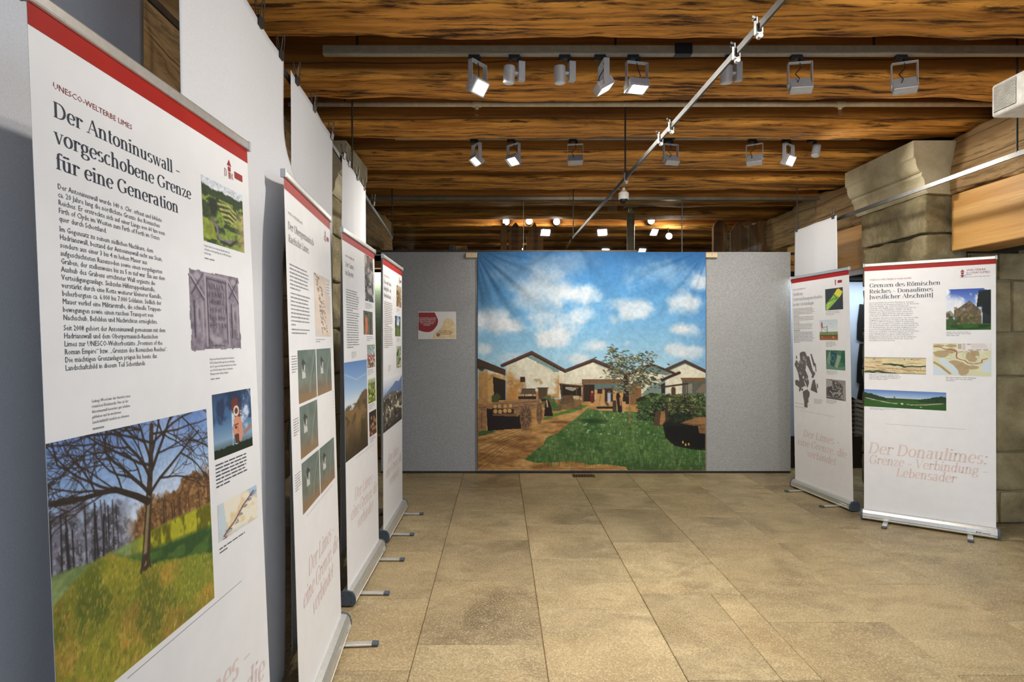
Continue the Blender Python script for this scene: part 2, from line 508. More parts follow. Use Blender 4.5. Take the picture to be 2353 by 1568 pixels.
M['black'] = plain('black_plastic', (22, 22, 24), .5)
M['lampgrey'] = plain('lamp_grey', (188, 188, 190), .42, .25, .03)
M['white_plastic'] = plain('white_plastic', (232, 230, 224), .45)
M['vent_dark'] = plain('vent_shadow', (120, 116, 108), .7)
M['track'] = plain('track_profile', (150, 136, 110), .45)
M['pipe'] = plain('cream_pipe', (196, 180, 148), .5)
M['bronze'] = plain('sprinkler_brass', (128, 84, 48), .45, .6)
M['header'] = plain('glazing_header', (120, 116, 100), .4, .5, .08, 10)
M['text'] = plain('print_text_grey', (74, 76, 84), .6, 0, .02)
M['text_dark'] = plain('print_text_dark', (38, 46, 60), .6, 0, .02)
M['text_red'] = plain('print_text_maroon', (140, 58, 54), .6, 0, .02)
M['text_pale'] = plain('print_text_pale', (222, 200, 193), .6, 0, .02)
M['text_mid'] = plain('print_text_mid', (142, 140, 142), .6, 0, .02)
M['text_light'] = plain('print_text_warmgrey', (168, 156, 148), .6, 0, .02)  # paler warm grey lettering
M['text_white'] = plain('print_text_white', (240, 234, 226), .6, 0, .02)
M['blue_print'] = plain('print_blue', (60, 130, 190), .6, 0, .02)
M['lens'] = glow('lamp_lens', (255, 252, 244), 8.0)
M['bulb'] = glow('far_lamp_lens', (255, 244, 222), 30.0)
M['lens_off'] = plain('lamp_glass', (210, 212, 212), .15, 0, .03)

def glass_mat():
    n = Nodes('partition_glass')
    tr = n.add('ShaderNodeBsdfTransparent', {'Color': (.93, .95, .94, 1)})
    gl = n.add('ShaderNodeBsdfGlossy', {'Color': (1, 1, 1, 1), 'Roughness': .02})
    fr = n.add('ShaderNodeFresnel', {'IOR': 1.45})
    sm = n.noise(n.coords((1, 1, 1)), 3, 3)
    fac = n.math('MULTIPLY', fr.outputs[0], n.rng(sm, .3, .7, .9, 1.1))
    mx = n.add('ShaderNodeMixShader')
    n.link(fac, mx.inputs[0]); n.link(tr.outputs[0], mx.inputs[1]); n.link(gl.outputs[0], mx.inputs[2])
    n.link(mx.outputs[0], n.out.inputs['Surface'])
    return n.m
M['glass'] = glass_mat()

def paint_mat(name='printed_picture', rough=.5):
    """flat print: the picture's colours are stored on the sheet's points"""
    n = Nodes(name)
    vc = n.add('ShaderNodeVertexColor', layer_name='print')
    g = n.noise(n.coords((1, 1, 1)), 400, 1)
    n.color(n.mix(n.rng(g, .3, .7, 0, .04), vc.outputs[0], (0, 0, 0, 1)))
    n.set(Roughness=rough)
    n.bsdf.inputs['Specular IOR Level'].default_value = .3
    return n.m
M['print'] = paint_mat()
M['print_cloth'] = paint_mat('printed_cloth', .7)
# ------------------------------------------------------------------ structure
BEAM_Z = EYE + 1.65            # underside of the ceiling beams
RNG = random.Random(7)

def rough_beam(L, w, h, seed, nx=None, amp=.013, wane=.04):
    """hewn beam: rounded section swept along x with uneven faces"""
    nx = nx or max(12, int(L / .055))
    ring = []
    r = min(w, h) * .11
    for cx, cz, a0 in ((w/2 - r, h/2 - r, 0), (-w/2 + r, h/2 - r, 90), (-w/2 + r, -h/2 + r, 180), (w/2 - r, -h/2 + r, 270)):
        for k in range(6):
            a = math.radians(a0 + 90 * k / 5)
            ring.append((cx + r * math.cos(a), cz + r * math.sin(a)))
    pts = []
    for i, (y, z) in enumerate(ring):             # one extra point in the middle of each long face
        pts.append((y, z))
        if i % 6 == 5:
            y2, z2 = ring[(i + 1) % len(ring)]
            for t in (.25, .5, .75):
                pts.append((y + (y2 - y) * t, z + (z2 - z) * t))
    n = len(pts)
    V = []
    for i in range(nx + 1):
        x = -L/2 + L * i / nx
        sag = .012 * mnoise.noise(Vector((x * .5, seed * 3.1, 0)))
        yaw = .014 * mnoise.noise(Vector((x * .45, seed * 5.7, 9)))
        for (y, z) in pts:
            d = amp * mnoise.fractal(Vector((x * 1.6, y * 5 + seed * 11.3, z * 5)), 1.0, 2.0, 4)
            d += .35 * amp * mnoise.noise(Vector((x * 9, y * 22 + seed, z * 22)))
            low = max(0.0, -z / (h/2))
            k = 1 + d / max(abs(y), abs(z), .04)
            wn = wane * low * max(0, mnoise.noise(Vector((x * .9, seed * 2.3, 4 if y > 0 else 8))))
            yy = y * k
            yy -= math.copysign(wn * (abs(y) > w * .3), y)
            V.append((x, yy + yaw, z * k + sag + wn * .35 * (abs(y) > w * .3)))
    Fq = []
    for i in range(nx):
        for k in range(n):
            Fq.append((i * n + k, i * n + (k + 1) % n, (i + 1) * n + (k + 1) % n, (i + 1) * n + k))
    me = np_mesh('beam', V, Fq)
    bm = bmesh.new(); bm.from_mesh(me)
    bm.verts.ensure_lookup_table()
    bm.faces.new([bm.verts[k] for k in range(n)])
    bm.faces.new([bm.verts[nx * n + k] for k in range(n)])
    bmesh.ops.recalc_face_normals(bm, faces=bm.faces)
    bm.to_mesh(me); bm.free()
    return me

def rough_block(w, d, h, seed, amp=.012, cuts=4, bev=.008):
    b = bmesh.new()
    bmesh.ops.create_cube(b, size=1.0)
    bmesh.ops.scale(b, vec=(w, d, h), verts=b.verts)
    bmesh.ops.bevel(b, geom=b.edges[:], offset=bev, segments=1, affect='EDGES')
    big = [e for e in b.edges if e.calc_length() > .04]
    bmesh.ops.subdivide_edges(b, edges=big, cuts=cuts, use_grid_fill=True)
    b.normal_update()
    for v in b.verts:
        p = v.co * 4 + Vector((seed * 7.1, seed * 3.3, 0))
        v.co += v.normal * (amp * mnoise.fractal(p, 1.0, 2.0, 3) - amp * .3)
    me = bpy.data.meshes.new('block')
    b.to_mesh(me); b.free()
    return me

# ---- floor
floor = MB().box((1.3, 6.0, -.06), (9.4, 18.4, .10)).build('floor', M['grout'])
tag(floor, 'warm tan sandstone slab floor with thin joints', 'floor', kind='structure')
tile_cols = [  # (x0, x1, cross joints in depth, split)
    (-2.9, -2.265, [.6, 1.36, 2.13, 2.9, 3.66, 4.43, 5.2, 5.95, 6.7]),
    (-2.265, -1.645, [.25, 1.0, 1.78, 2.5, 3.3, 4.05, 4.8, 5.6, 6.3]),
    (-1.645, -1.025, [.6, 1.36, 2.13, 2.9, 3.66, 4.43, 5.2, 5.95, 6.7]),
    (-1.025, -.405, [.45, 1.2, 1.95, 2.716, 3.469, 4.242, 5.0, 5.864, 6.6]),
    (-.405, .215, [.6, 1.38, 2.15, 2.953, 3.723, 4.487, 5.254, 6.035, 6.8]),
    (.215, .828, [.4, 1.15, 1.9, 2.62, 3.361, 4.10, 4.842, 5.56, 6.29]),
    (.828, 1.425, [.3, 1.0, 1.8, 2.637, 3.532, 4.432, 5.316, 6.035, 6.8]),
    (1.425, 2.045, [.7, 1.5, 2.3, 3.18, 4.121, 5.077, 5.806, 6.5]),
    (2.045, 2.69, [.4, 1.2, 1.95, 2.678, 3.677, 4.428, 5.22, 6.0, 6.7]),
    (2.69, 3.31, [.8, 1.6, 2.4, 3.2, 4.004, 4.74, 5.5, 6.2]),
    (3.31, 3.93, [.5, 1.3, 2.1, 2.9, 3.72, 4.5, 5.3, 6.1, 6.8]),
    (3.93, 4.55, [.8, 1.6, 2.4, 3.2, 4.0, 4.8, 5.6, 6.4]),
    (4.55, 5.2, [.5, 1.3, 2.1, 2.9, 3.72, 4.5, 5.3, 6.1, 6.8]),
]
def floor_tile(x0, x1, y0, y1):
    g = .0028
    w, d = x1 - x0 - g, y1 - y0 - g
    b = MB().box((0, 0, -.02), (w, d, .04), bev=.0035)
    o = b.build('floor_tile', M['floor'], floor)
    o.location = ((x0 + x1) / 2, (y0 + y1) / 2, RNG.uniform(-.0008, .0008))
    o.rotation_euler = (RNG.uniform(-.0006, .0006), RNG.uniform(-.0006, .0006), 0)
for (x0, x1, js) in tile_cols:
    js = [-.6] + js + [7.3]
    for y0, y1 in zip(js, js[1:]):
        if x0 == .828 and y1 in (2.637, 3.532):
            floor_tile(x0, 1.245, y0, y1); floor_tile(1.245, x1, y0, y1)
        else:
            floor_tile(x0, x1, y0, y1)

# ---- ceiling: boards on hewn beams
ceiling = MB().box((1.15, 6.0, BEAM_Z + .40), (8.6, 18.4, .06)).build('ceiling', M['plank'])
tag(ceiling, 'dark brown boarded ceiling carried by hewn timber beams', 'ceiling', kind='structure')
for k in range(36):                                # boards between the beams
    o = MB().box((0, 0, 0), (.232, 18.3, .03), bev=.006).build('ceiling_board', M['plank'], ceiling)
    o.location = (-3.0 + .236 * k, 6.0, BEAM_Z + .355)
beam_spans = [(-.35, .02), (.48, .86), (1.30, 1.68), (2.12, 2.50), (2.95, 3.32), (3.79, 4.16), (4.60, 4.97), (5.38, 5.92), (6.22, 6.66)]
y = 7.12
while y < 14.6:
    beam_spans.append((y, y + .37)); y += .82
for i, (y0, y1) in enumerate(beam_spans):
    me = rough_beam(6.0, y1 - y0, .36, i + 1, nx=110 if y0 < 7 else 50)
    o = link('ceiling_beam', me, M['beam'], ceiling, True)
    o.location = (1.05, (y0 + y1) / 2, BEAM_Z + .18)
    o.rotation_euler = (0, 0, .006 * (1 if i % 2 else -.4) if y0 > 2.6 and y0 < 6 else 0)

# ---- long walls: stone piers with corbels, timber lintels and wall logs over deep niches
def side_log(X0, y0, y1, name, label, seed):
    L = y1 - y0
    me = rough_beam(L, .40, .49, seed, amp=.045, wane=.10)
    o = link(name, me, M['log'], None, True)
    o.location = (X0, (y0 + y1) / 2, 2.905)
    o.rotation_euler = (0, 0, math.pi / 2)
    return tag(o, label, 'timber beam')
side_log(3.84, -2.5, 8.6, 'wall_log', 'weathered hewn log above the pine lintel on the right, crack along its side', 31)
side_log(-1.72, -2.5, 8.6, 'wall_log', 'weathered hewn log high on the left behind the hanging white cloths', 32)

def lintel(X0, y0, y1, label):
    me = MB().box((0, 0, 0), (y1 - y0, .30, .452), bev=.006).mesh('lintel')
    o = link('lintel_beam', me, M['lintel'])
    o.location = (X0, (y0 + y1) / 2, 2.434)
    o.rotation_euler = (0, 0, math.pi / 2)
    return tag(o, label, 'lintel')
lintel(3.79, -2.5, 4.84, 'smooth honey-coloured pine lintel at the right edge beside the carved corbel')
lintel(3.79, 5.76, 7.6, 'pine lintel behind the corbel, half hidden by the narrow grey cloth')
lintel(-1.66, -2.5, 4.84, 'smooth pine lintel on the left showing between the white cloths')

def pillar(sx, xs, xc, yn, yf, label):
    """stone pier with a moulded corbel; xs = face of the shaft, xc = face of the corbel, sx = side the room lies on (-1: room at smaller x)"""
    root = empty('stone_pillar', (xs, (yn + yf) / 2, 0))
    tag(root, label, 'pillar')
    # corbel block, moulded profile facing the room and swept in depth
    px = lambda d: (xc - xs) + sx * -d           # d = inset from the corbel face towards the shaft
    prof = [(px(0), 3.10), (px(0), 2.968), (px(.012), 2.958), (px(.018), 2.945)]
    for k in range(7):                           # cove
        a = math.radians(90 * k / 6)
        prof.append((px(.018 + .05 * (1 - math.cos(a))), 2.945 - .10 * math.sin(a)))
    prof += [(px(.062), 2.832), (px(.062), 2.818)]
    for k in range(1, 8):                        # cyma
        t = k / 7
        prof.append((px(.062 + (abs(xc - xs) - .062) * (t + .16 * math.sin(t * 2 * math.pi))), 2.818 - .14 * t))
    back = -sx * .32
    prof += [(back, 2.66), (back, 3.10)]
    mb = MB().prism(prof, 'y', -(yf - yn) / 2 - .03, (yf - yn) / 2 + .05)
    mb.build('corbel', M['ashlar'], root)
    # shaft courses
    zs = [0, .42, .86, 1.22, 1.58, 1.98, 2.36, 2.68]
    for i, (z0, z1) in enumerate(zip(zs, zs[1:])):
        me = rough_block(.36, yf - yn - .01, z1 - z0 - .004, 40 + i + xs, amp=.028 if i < 6 else .015, cuts=14, bev=.012)
        o = link('stone_block', me, M['stone'], root, True)
        o.location = (-sx * .18, 0, (z0 + z1) / 2)
    MB().box((-sx * .21, 0, 1.34), (.28, yf - yn - .12, 2.66)).build('mortar_core', M['mortar'], root)
    return root
pillar(-1, 3.447, 3.33, 4.86, 5.74, 'sandstone pillar with moulded corbel behind the wide banner on the right')
pillar(1, -1.35, -1.235, 4.86, 5.56, 'rough sandstone pillar with corbel on the left behind the hanging cloths')

def block_wall(name, label, axis, fixed, a0, a1, z_rows, splits, m, seed, depth=.5, amp=.014, mortar=True):
    """wall of single blocks; axis 'x' runs along x at y = fixed, 'y' runs along y at x = fixed (front faces -y / towards the room)"""
    if axis == 'x':
        core = MB().box(((a0 + a1) / 2, fixed + depth / 2 + .02, z_rows[-1] / 2), (a1 - a0 - .02, depth - .02, z_rows[-1] - .01))
    else:
        s = 1 if fixed > 0 else -1
        core = MB().box((fixed + s * (depth / 2 + .02), (a0 + a1) / 2, z_rows[-1] / 2), (depth - .02, a1 - a0 - .02, z_rows[-1] - .01))
    root = core.build(name, M['mortar'] if m is not M['darkstone'] else m)
    tag(root, label, 'wall', kind='structure')
    r = random.Random(seed)
    for i, (z0, z1) in enumerate(zip(z_rows, z_rows[1:])):
        cuts = [a0] + list(splits[i % len(splits)]) + [a1]
        for c0, c1 in zip(cuts, cuts[1:]):
            w = c1 - c0 - .012
            if axis == 'x':
                me = rough_block(w, depth, z1 - z0 - .012, seed + i * 3 + c0, amp, 5)
                o = link('stone_block', me, m, root, True)
                o.location = ((c0 + c1) / 2, fixed + depth / 2 + r.uniform(-.006, .006), (z0 + z1) / 2)
            else:
                me = rough_block(depth, w, z1 - z0 - .012, seed + i * 3 + c0, amp, 5)
                o = link('stone_block', me, m, root, True)
                o.location = (fixed + s * (depth / 2 + r.uniform(-.006, .006)), (c0 + c1) / 2, (z0 + z1) / 2)
    return root
block_wall('wall_right', 'weathered sandstone jamb to the right of the wide banner', 'x', 4.87, 3.81, 5.3,
           [0, .27, .585, 1.20, 1.553, 1.975, 2.205], [(4.06, 4.7), (4.32,), (4.02, 4.75), (4.55,), (4.16, 4.8), (4.05, 4.5)], M['jamb'], 5, .85)
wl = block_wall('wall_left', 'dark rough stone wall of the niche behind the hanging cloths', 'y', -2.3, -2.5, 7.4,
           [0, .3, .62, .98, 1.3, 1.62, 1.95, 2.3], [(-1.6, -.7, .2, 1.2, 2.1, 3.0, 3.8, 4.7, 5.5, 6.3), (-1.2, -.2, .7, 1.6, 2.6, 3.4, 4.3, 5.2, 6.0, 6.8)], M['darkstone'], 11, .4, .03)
wr = MB().box((5.3, 4.2, 1.1), (.2, 1.4, 2.2)).build('wall_niche', M['jamb'])
tag(wr, 'stone back of the deep niche on the far right', 'wall', kind='structure')
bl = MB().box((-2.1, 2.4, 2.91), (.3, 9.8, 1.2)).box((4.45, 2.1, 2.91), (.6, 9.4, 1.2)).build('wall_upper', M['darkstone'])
tag(bl, 'masonry above the niches behind the wall logs', 'wall', kind='structure')
fw = MB().box((1.0, 14.9, 1.7), (9, .2, 3.6)).build('wall_far', plain('far_dark_wall', (92, 66, 40), .9, 0, .15, 4))
tag(fw, 'dim brown end wall of the room behind the glass', 'wall', kind='structure')
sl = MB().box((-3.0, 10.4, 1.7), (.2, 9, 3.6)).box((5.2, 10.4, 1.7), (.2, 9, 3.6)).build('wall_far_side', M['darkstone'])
tag(sl, 'side walls of the room behind the glass', 'wall', kind='structure')

# ---- glazed partition over the pin-board wall
GY = 6.87
win = MB().box((1.05, GY, 3.105), (5.2, .07, .03)).build('window_1', M['header'])
tag(win, 'long glazed strip between the grey pin-board wall and the beams', 'window', kind='structure')
MB().box((1.05, GY + .02, 3.20), (5.2, .05, .16), bev=.004).build('head_board', M['beam'], win)
MB().box((1.05, GY, 2.478), (5.2, .05, .024)).build('sill_rail', M['darksteel'], win)
cuts = [-1.52, .272, 2.085, 3.62]
for a, b in zip(cuts, cuts[1:]):
    MB().box(((a + b) / 2, GY, 2.79), (b - a - .006, .012, .60)).build('glass_pane', M['glass'], win)
for a in cuts[1:3]:
    MB().box((a, GY - .002, 2.79), (.007, .016, .60)).build('pane_joint', M['steel'], win)
# ------------------------------------------------------------------ pin-board wall
WY = 6.72
wall = empty('pinboard_wall', (.965, WY, 0))
tag(wall, 'long grey felt pin-board wall across the far end carrying the printed cloth', 'partition')
for a, b in ((-1.33, -.27), (-.27, .80), (.80, 1.75), (1.75, 2.31), (2.31, 3.26)):
    MB().box(((a + b) / 2 - .965, .03, 1.25), (b - a - .002, .06, 2.455), bev=.003).build('felt_panel', M['felt'], wall)
MB().box((0, .03, .012), (4.58, .05, .024)).build('base_rail', M['darksteel'], wall)
MB().box((-.86, .025, 2.488), (2.87, .05, .02)).build('top_rail', M['darksteel'], wall)

for px, lab in ((1083.5, 'pale wooden clamp block at the upper left corner of the village cloth'), (1634.5, 'pale wooden clamp block at the upper right corner of the village cloth')):
    p = at(px, 587, WY - .03)
    o = MB().box((0, 0, 0), (.128, .05, .052), bev=.004).build('clamp_block', M['clampwood'])
    MB().cyl((0, -.026, .004), .004, .004, X(math.pi / 2), 10).build('screw', M['steel'], o)
    o.location = (p.x, WY - .024, p.z)
    tag(o, lab, 'clamp', 'wooden clamp blocks')

# ------------------------------------------------------------------ hanging rails
RAIL_Z = EYE + 1.148
def railx(Y): return -.7467 - .0685 * Y
def hanging_rail(name, label, p0, p1, rods, w=.009, h=.03):
    p0, p1 = Vector(p0), Vector(p1)
    root = empty(name, (p0 + p1) / 2)
    tag(root, label, 'rail', 'suspended picture rails')
    d = p1 - p0
    a = math.atan2(d.y, d.x)
    mb = MB().box((0, 0, 0), (d.length, w, h), Z(a), bev=.0015)
    mb.build('bar', M['steel'], root)
    for y in rods:
        t = (y - p0.y) / d.y
        q = p0 + d * t - root.location
        MB().cyl((q.x, q.y, (3.46 - RAIL_Z) / 2 + .01), .006, 3.46 - RAIL_Z, n=10).build('hanger_rod', M['darksteel'], root)
    return root
hanging_rail('hanging_rail', 'suspended steel rail on the left carrying the white cloths', (railx(.3), .3, RAIL_Z), (railx(6.8), 6.8, RAIL_Z), (1.0, 4.22, 6.76))
hanging_rail('hanging_rail', 'empty suspended steel rail running down the middle of the ceiling', (.997, .5, RAIL_Z), (.828, 6.8, RAIL_Z), (1.05, 4.28, 6.76))
hanging_rail('hanging_rail', 'suspended steel rail on the right passing the carved corbel', (3.19, .6, RAIL_Z), (3.22, 6.55, RAIL_Z), (1.0, 3.72, 6.50), h=.034)

# ------------------------------------------------------------------ cloths
def hanging_cloth(label, y0, y1, zt, zb, seed, amp=.012, flare=0.0, x=None, bulge=0.0, off=.018):
    xs = x or railx
    nu, nv = 46, 70
    u = np.linspace(0, 1, nu)[None, :].repeat(nv, 0); v = np.linspace(0, 1, nv)[:, None].repeat(nu, 1)
    Yg = y0 + (y1 - y0) * u
    grow = .25 + .75 * v
    Xg = np.vectorize(xs)(Yg) + off
    w = np.sin(u * 11 + seed) * .5 + np.sin(u * 23 + seed * 2.1 + v * 1.3) * .35 + np.sin(u * 5 + seed * 3.3 + v * 2) * .6
    Xg = Xg + amp * w * grow + bulge * np.exp(-((v - .22) / .06) ** 2) * np.exp(-((u - 1) / .25) ** 2)
    edge = .010 * np.sin(v * 7 + seed) * np.clip((np.abs(u - .5) - .3) * 5, 0, 1) * np.sign(u - .5)
    Yg = Yg + edge + flare * bulge * np.exp(-((v - .22) / .05) ** 2) * np.clip((u - .6) * 2.5, 0, 1)
    Zg = zt + (zb - zt) * v - .004 * np.sin(u * math.pi * 2.0) ** 2 * (1 - v)
    base = Vector((float(xs((y0 + y1) / 2)), (y0 + y1) / 2, zb))
    me = np_mesh('cloth', np.stack([Xg - base.x, Yg - base.y, Zg - base.z], -1).reshape(-1, 3), grid_faces(nu, nv))
    o = link('hanging_cloth', me, M['cloth'], None, True)
    o.location = base
    sm = o.modifiers.new('thick', 'SOLIDIFY'); sm.thickness = .0012
    return tag(o, label, 'cloth', 'white hanging cloths')
TOP = RAIL_Z + .022
hanging_rail('hanging_rail', 'short dark rail behind the nearest cloths on the left', (-1.175, .3, RAIL_Z), (-1.175, 3.25, RAIL_Z), (.6, 2.5))
hanging_cloth('pale cloth at the left edge behind the nearest banner', .95, 1.94, TOP, .10, 1.0, .016, x=lambda Y: -1.175)
hanging_cloth('white cloth right behind the nearest banner, its side bulging below the top', 1.565, 2.492, TOP, .10, 2.2, .012, .8, bulge=.05)
hanging_cloth('white cloth behind the second banner with three clips on its top edge', 2.605, 3.487, TOP, .12, 3.7, .008)
hanging_cloth('white cloth behind the third banner, next to the left pillar', 3.768, 4.717, TOP, .13, 4.9, .011)
hanging_cloth('single narrow grey-white cloth on the right behind the methods banner', 5.66, 6.46, TOP, .25, 6.1, .005, x=lambda Y: 3.19, off=-.012)

# ------------------------------------------------------------------ binder clips
def clip_parts(root):
    # straddles the rail: bent spring body below, two wire handles above
    MB().prism([(-.010, .008), (.010, .008), (.004, -.026), (-.004, -.026)], 'y', -.020, .020).build('spring_body', M['darksteel'], root)
    for s in (-1, 1):
        MB().tube([(s * .008, -.011, .006), (s * .013, -.010, .05), (s * .015, -.005, .072), (s * .015, .005, .072), (s * .013, .010, .05), (s * .008, .011, .006)], .0019, 6).build('wire_handle', M['steel'], root)
def clip(loc, rz, label):
    root = empty('binder_clip', loc, rz)
    clip_parts(root)
    return tag(root, label, 'clip', 'binder clips on the rails')
for Y, lab in ((1.95, 'binder clip at the top frame edge on the nearest tall cloth'), (2.2, 'binder clip above the bulging cloth, second from its far corner'), (2.455, 'binder clip at the far upper corner of the bulging cloth'),
               (2.70, 'binder clip at the near end of the cloth behind the second banner'), (3.02, 'binder clip midway on the cloth behind the second banner'), (3.44, 'binder clip at the far end of the cloth behind the second banner'),
               (3.81, 'binder clip at the near end of the cloth beside the left pillar'), (3.98, 'second binder clip on the cloth beside the left pillar'), (4.32, 'third binder clip on the cloth beside the left pillar'),
               (4.62, 'binder clip at the far end of the cloth beside the left pillar'), (5.15, 'lone binder clip on the bare far stretch of the left rail')):
    clip((railx(Y) + .019, Y, TOP + .002), -.07, lab)
clip((3.178, 6.42, TOP + .002), 0, 'binder clip at the far corner of the narrow right cloth')
clip((3.178, 5.72, TOP + .002), 0, 'binder clip at the near corner of the narrow right cloth')

def rail_clamp(px, py, label):
    Y = 1.148 * F / (CY - py)
    x = .997 - .0268 * (Y - .5)
    root = empty('rail_clamp', (x, Y, RAIL_Z), .027)
    MB().box((-.010, 0, .004), (.005, .022, .058), bev=.001).box((.010, 0, -.004), (.005, .022, .046), bev=.001).box((0, 0, -.026), (.024, .022, .005), bev=.001).build('hook', M['alu'], root)
    MB().cyl((.004, -.0, -.034), .009, .02, X(math.pi / 2), 14).build('roller', M['alu'], root)
    MB().box((-.016, 0, .034), (.018, .004, .009), Yr(.5)).box((-.016, .0, .026), (.016, .004, .007), Yr(-.5)).build('wing_nut', M['steel'], root)
    tag(root, label, 'clamp', 'clamps on the middle rail')
rail_clamp(1738, 62, 'metal clamp with wing nut nearest the viewer on the middle rail')
rail_clamp(1692, 120, 'metal clamp on the middle rail just above the lamp track')
rail_clamp(1545, 290, 'metal clamp on the middle rail, farther one of the close pair')
rail_clamp(1523, 318, 'metal clamp on the middle rail, lower one of the close pair')
rail_clamp(1440, 408, 'metal clamp on the middle rail farthest from the viewer')

# ------------------------------------------------------------------ lamp tracks and lamps
def track(label, Y, z, x0, x1, seams=(), rz=0.0):
    root = empty('lamp_track', ((x0 + x1) / 2, Y, z), rz)
    tag(root, label, 'lamp track', 'ceiling lamp tracks')
    L = x1 - x0
    MB().box((0, 0, .0275), (L, .036, .055), bev=.002).build('profile', M['track'], root)
    MB().box((0, -.019, .012), (L, .004, .005)).box((0, -.019, .003), (L, .004, .004)).build('flange', M['alu'], root)
    for s in seams:
        MB().box((s - (x0 + x1) / 2, -.006, .03), (.10, .05, .066), bev=.002).build('connector', M['black'], root)
    # hangers up to the boards between the beams
    for k in range(4):
        MB().cyl((-L / 2 + .2 + (L - .4) * k / 3, 0, .055 + (3.45 - z - .055) / 2), .007, 3.45 - z - .055, n=8).build('hanger_rod', M['darksteel'], root)
    return root
T1Y, T1Z = 3.56, EYE + 652 * 3.56 / F
T2Y, T2Z = 5.16, EYE + 459 * 5.16 / F
T0Y, T0Z = 1.90, T1Z
track('long cream lamp track under the beams nearest the viewer', T1Y, T1Z, -1.044, 3.95, (1.084,))
track('added lamp track above the viewer, out of sight over the nearest banners', T0Y, T0Z, -1.0, 3.9)  # added out of view to carry the floods for the near banners
track('farther lamp track half hidden behind a beam', T2Y, T2Z, -.9, 3.1, (1.45,))

def aim(d):
    return Vector(d).normalized().to_track_quat('-Z', 'Y').to_matrix()

def flood(px, Y, tz, d, power, label, lit=True, drop=.155, scale=1.0, spread=100):
    """flood lamp: adapter, square yoke, flat box head with a glowing face; d = where it shines"""
    x = (px - CX) * Y / F
    root = empty('flood_lamp', (x, Y, tz))
    tag(root, label, 'lamp', 'flood lamps on the ceiling tracks')
    d = Vector(d).normalized()
    yaw = math.atan2(d.y, d.x) + math.pi / 2          # yoke turns about the vertical; head faces local -y
    pitch = math.asin(-d.z)
    s = scale
    MB().box((-.022 * s, 0, -.010), (.066 * s, .036, .024), bev=.004).cyl((-.045 * s, 0, -.022), .012 * s, .012, n=14).box((.008 * s, 0, -.026), (.024 * s, .03, .03), bev=.002).build('adapter', M['black'], root)
    R = Z(yaw)
    W2, t = .066 * s, .0035
    top = -.042
    yk = MB()
    for c, sz in (((0, 0, top), (2 * W2, .034 * s, t)), ((-W2, 0, top - drop * s / 2), (t, .034 * s, drop * s)), ((W2, 0, top - drop * s / 2), (t, .034 * s, drop * s))):
        yk.box(R @ Vector(c), sz, R, bev=.001)
    yk.build('yoke', M['lampgrey'], root)
    ctr = Vector((0, 0, top - drop * s + .016))
    H = R @ X(pitch - math.pi / 2)                    # head local: -z shines
    hw, hl, hh = .124 * s, .094 * s, .042 * s
    hd = MB().box(ctr + H @ Vector((0, 0, .004)), (hw, hl, hh), H, bev=.003)
    for sx in (-1, 1):
        hd.cyl(ctr + H @ Vector((sx * .066 * s, 0, .004)), .012 * s, .008, H @ Yr(math.pi / 2), 14)
    head = hd.build('head', M['lampgrey'], root)
    fr = MB()
    z0 = -hh / 2 + .001
    for c, sz in (((0, hl / 2 - .004, z0), (hw, .006, .006)), ((0, -hl / 2 + .004, z0), (hw, .006, .006)), ((hw / 2 - .004, 0, z0), (.006, hl, .006)), ((-hw / 2 + .004, 0, z0), (.006, hl, .006))):
        fr.box(ctr + H @ Vector(c), sz, H)
    fr.build('bezel', M['lampgrey'], head)
    MB().box(ctr + H @ Vector((.008 * s, 0, z0 + .0005)), (hw - .036 * s, hl - .026 * s, .003), H).build('lens', M['lens'] if lit else M['lens_off'], head)
    c0 = Vector((0, 0, top)); c1 = ctr + H @ Vector((.02 * s, 0, hh / 2))
    MB().tube([c0, c0 + Vector((.006, 0, -.03)), (c0 + c1) / 2 + R @ Vector((.022 * s, .012, -.01)), c1 + H @ Vector((-.005, 0, .03)), c1], .0028, 6).build('cable', M['black'], root)
    if power:
        ld = bpy.data.lights.new('flood_light', 'AREA')
        ld.shape = 'RECTANGLE'; ld.size = hw; ld.size_y = hl
        ld.energy = power * LAMP_GAIN; ld.color = LAMP; ld.spread = math.radians(spread)
        lo = bpy.data.objects.new('flood_light', ld); COL.objects.link(lo)
        lo.parent = root
        lo.location = ctr + H @ Vector((0, 0, -hh / 2 - .008))
        lo.rotation_euler = aim(d).to_euler()
    return root

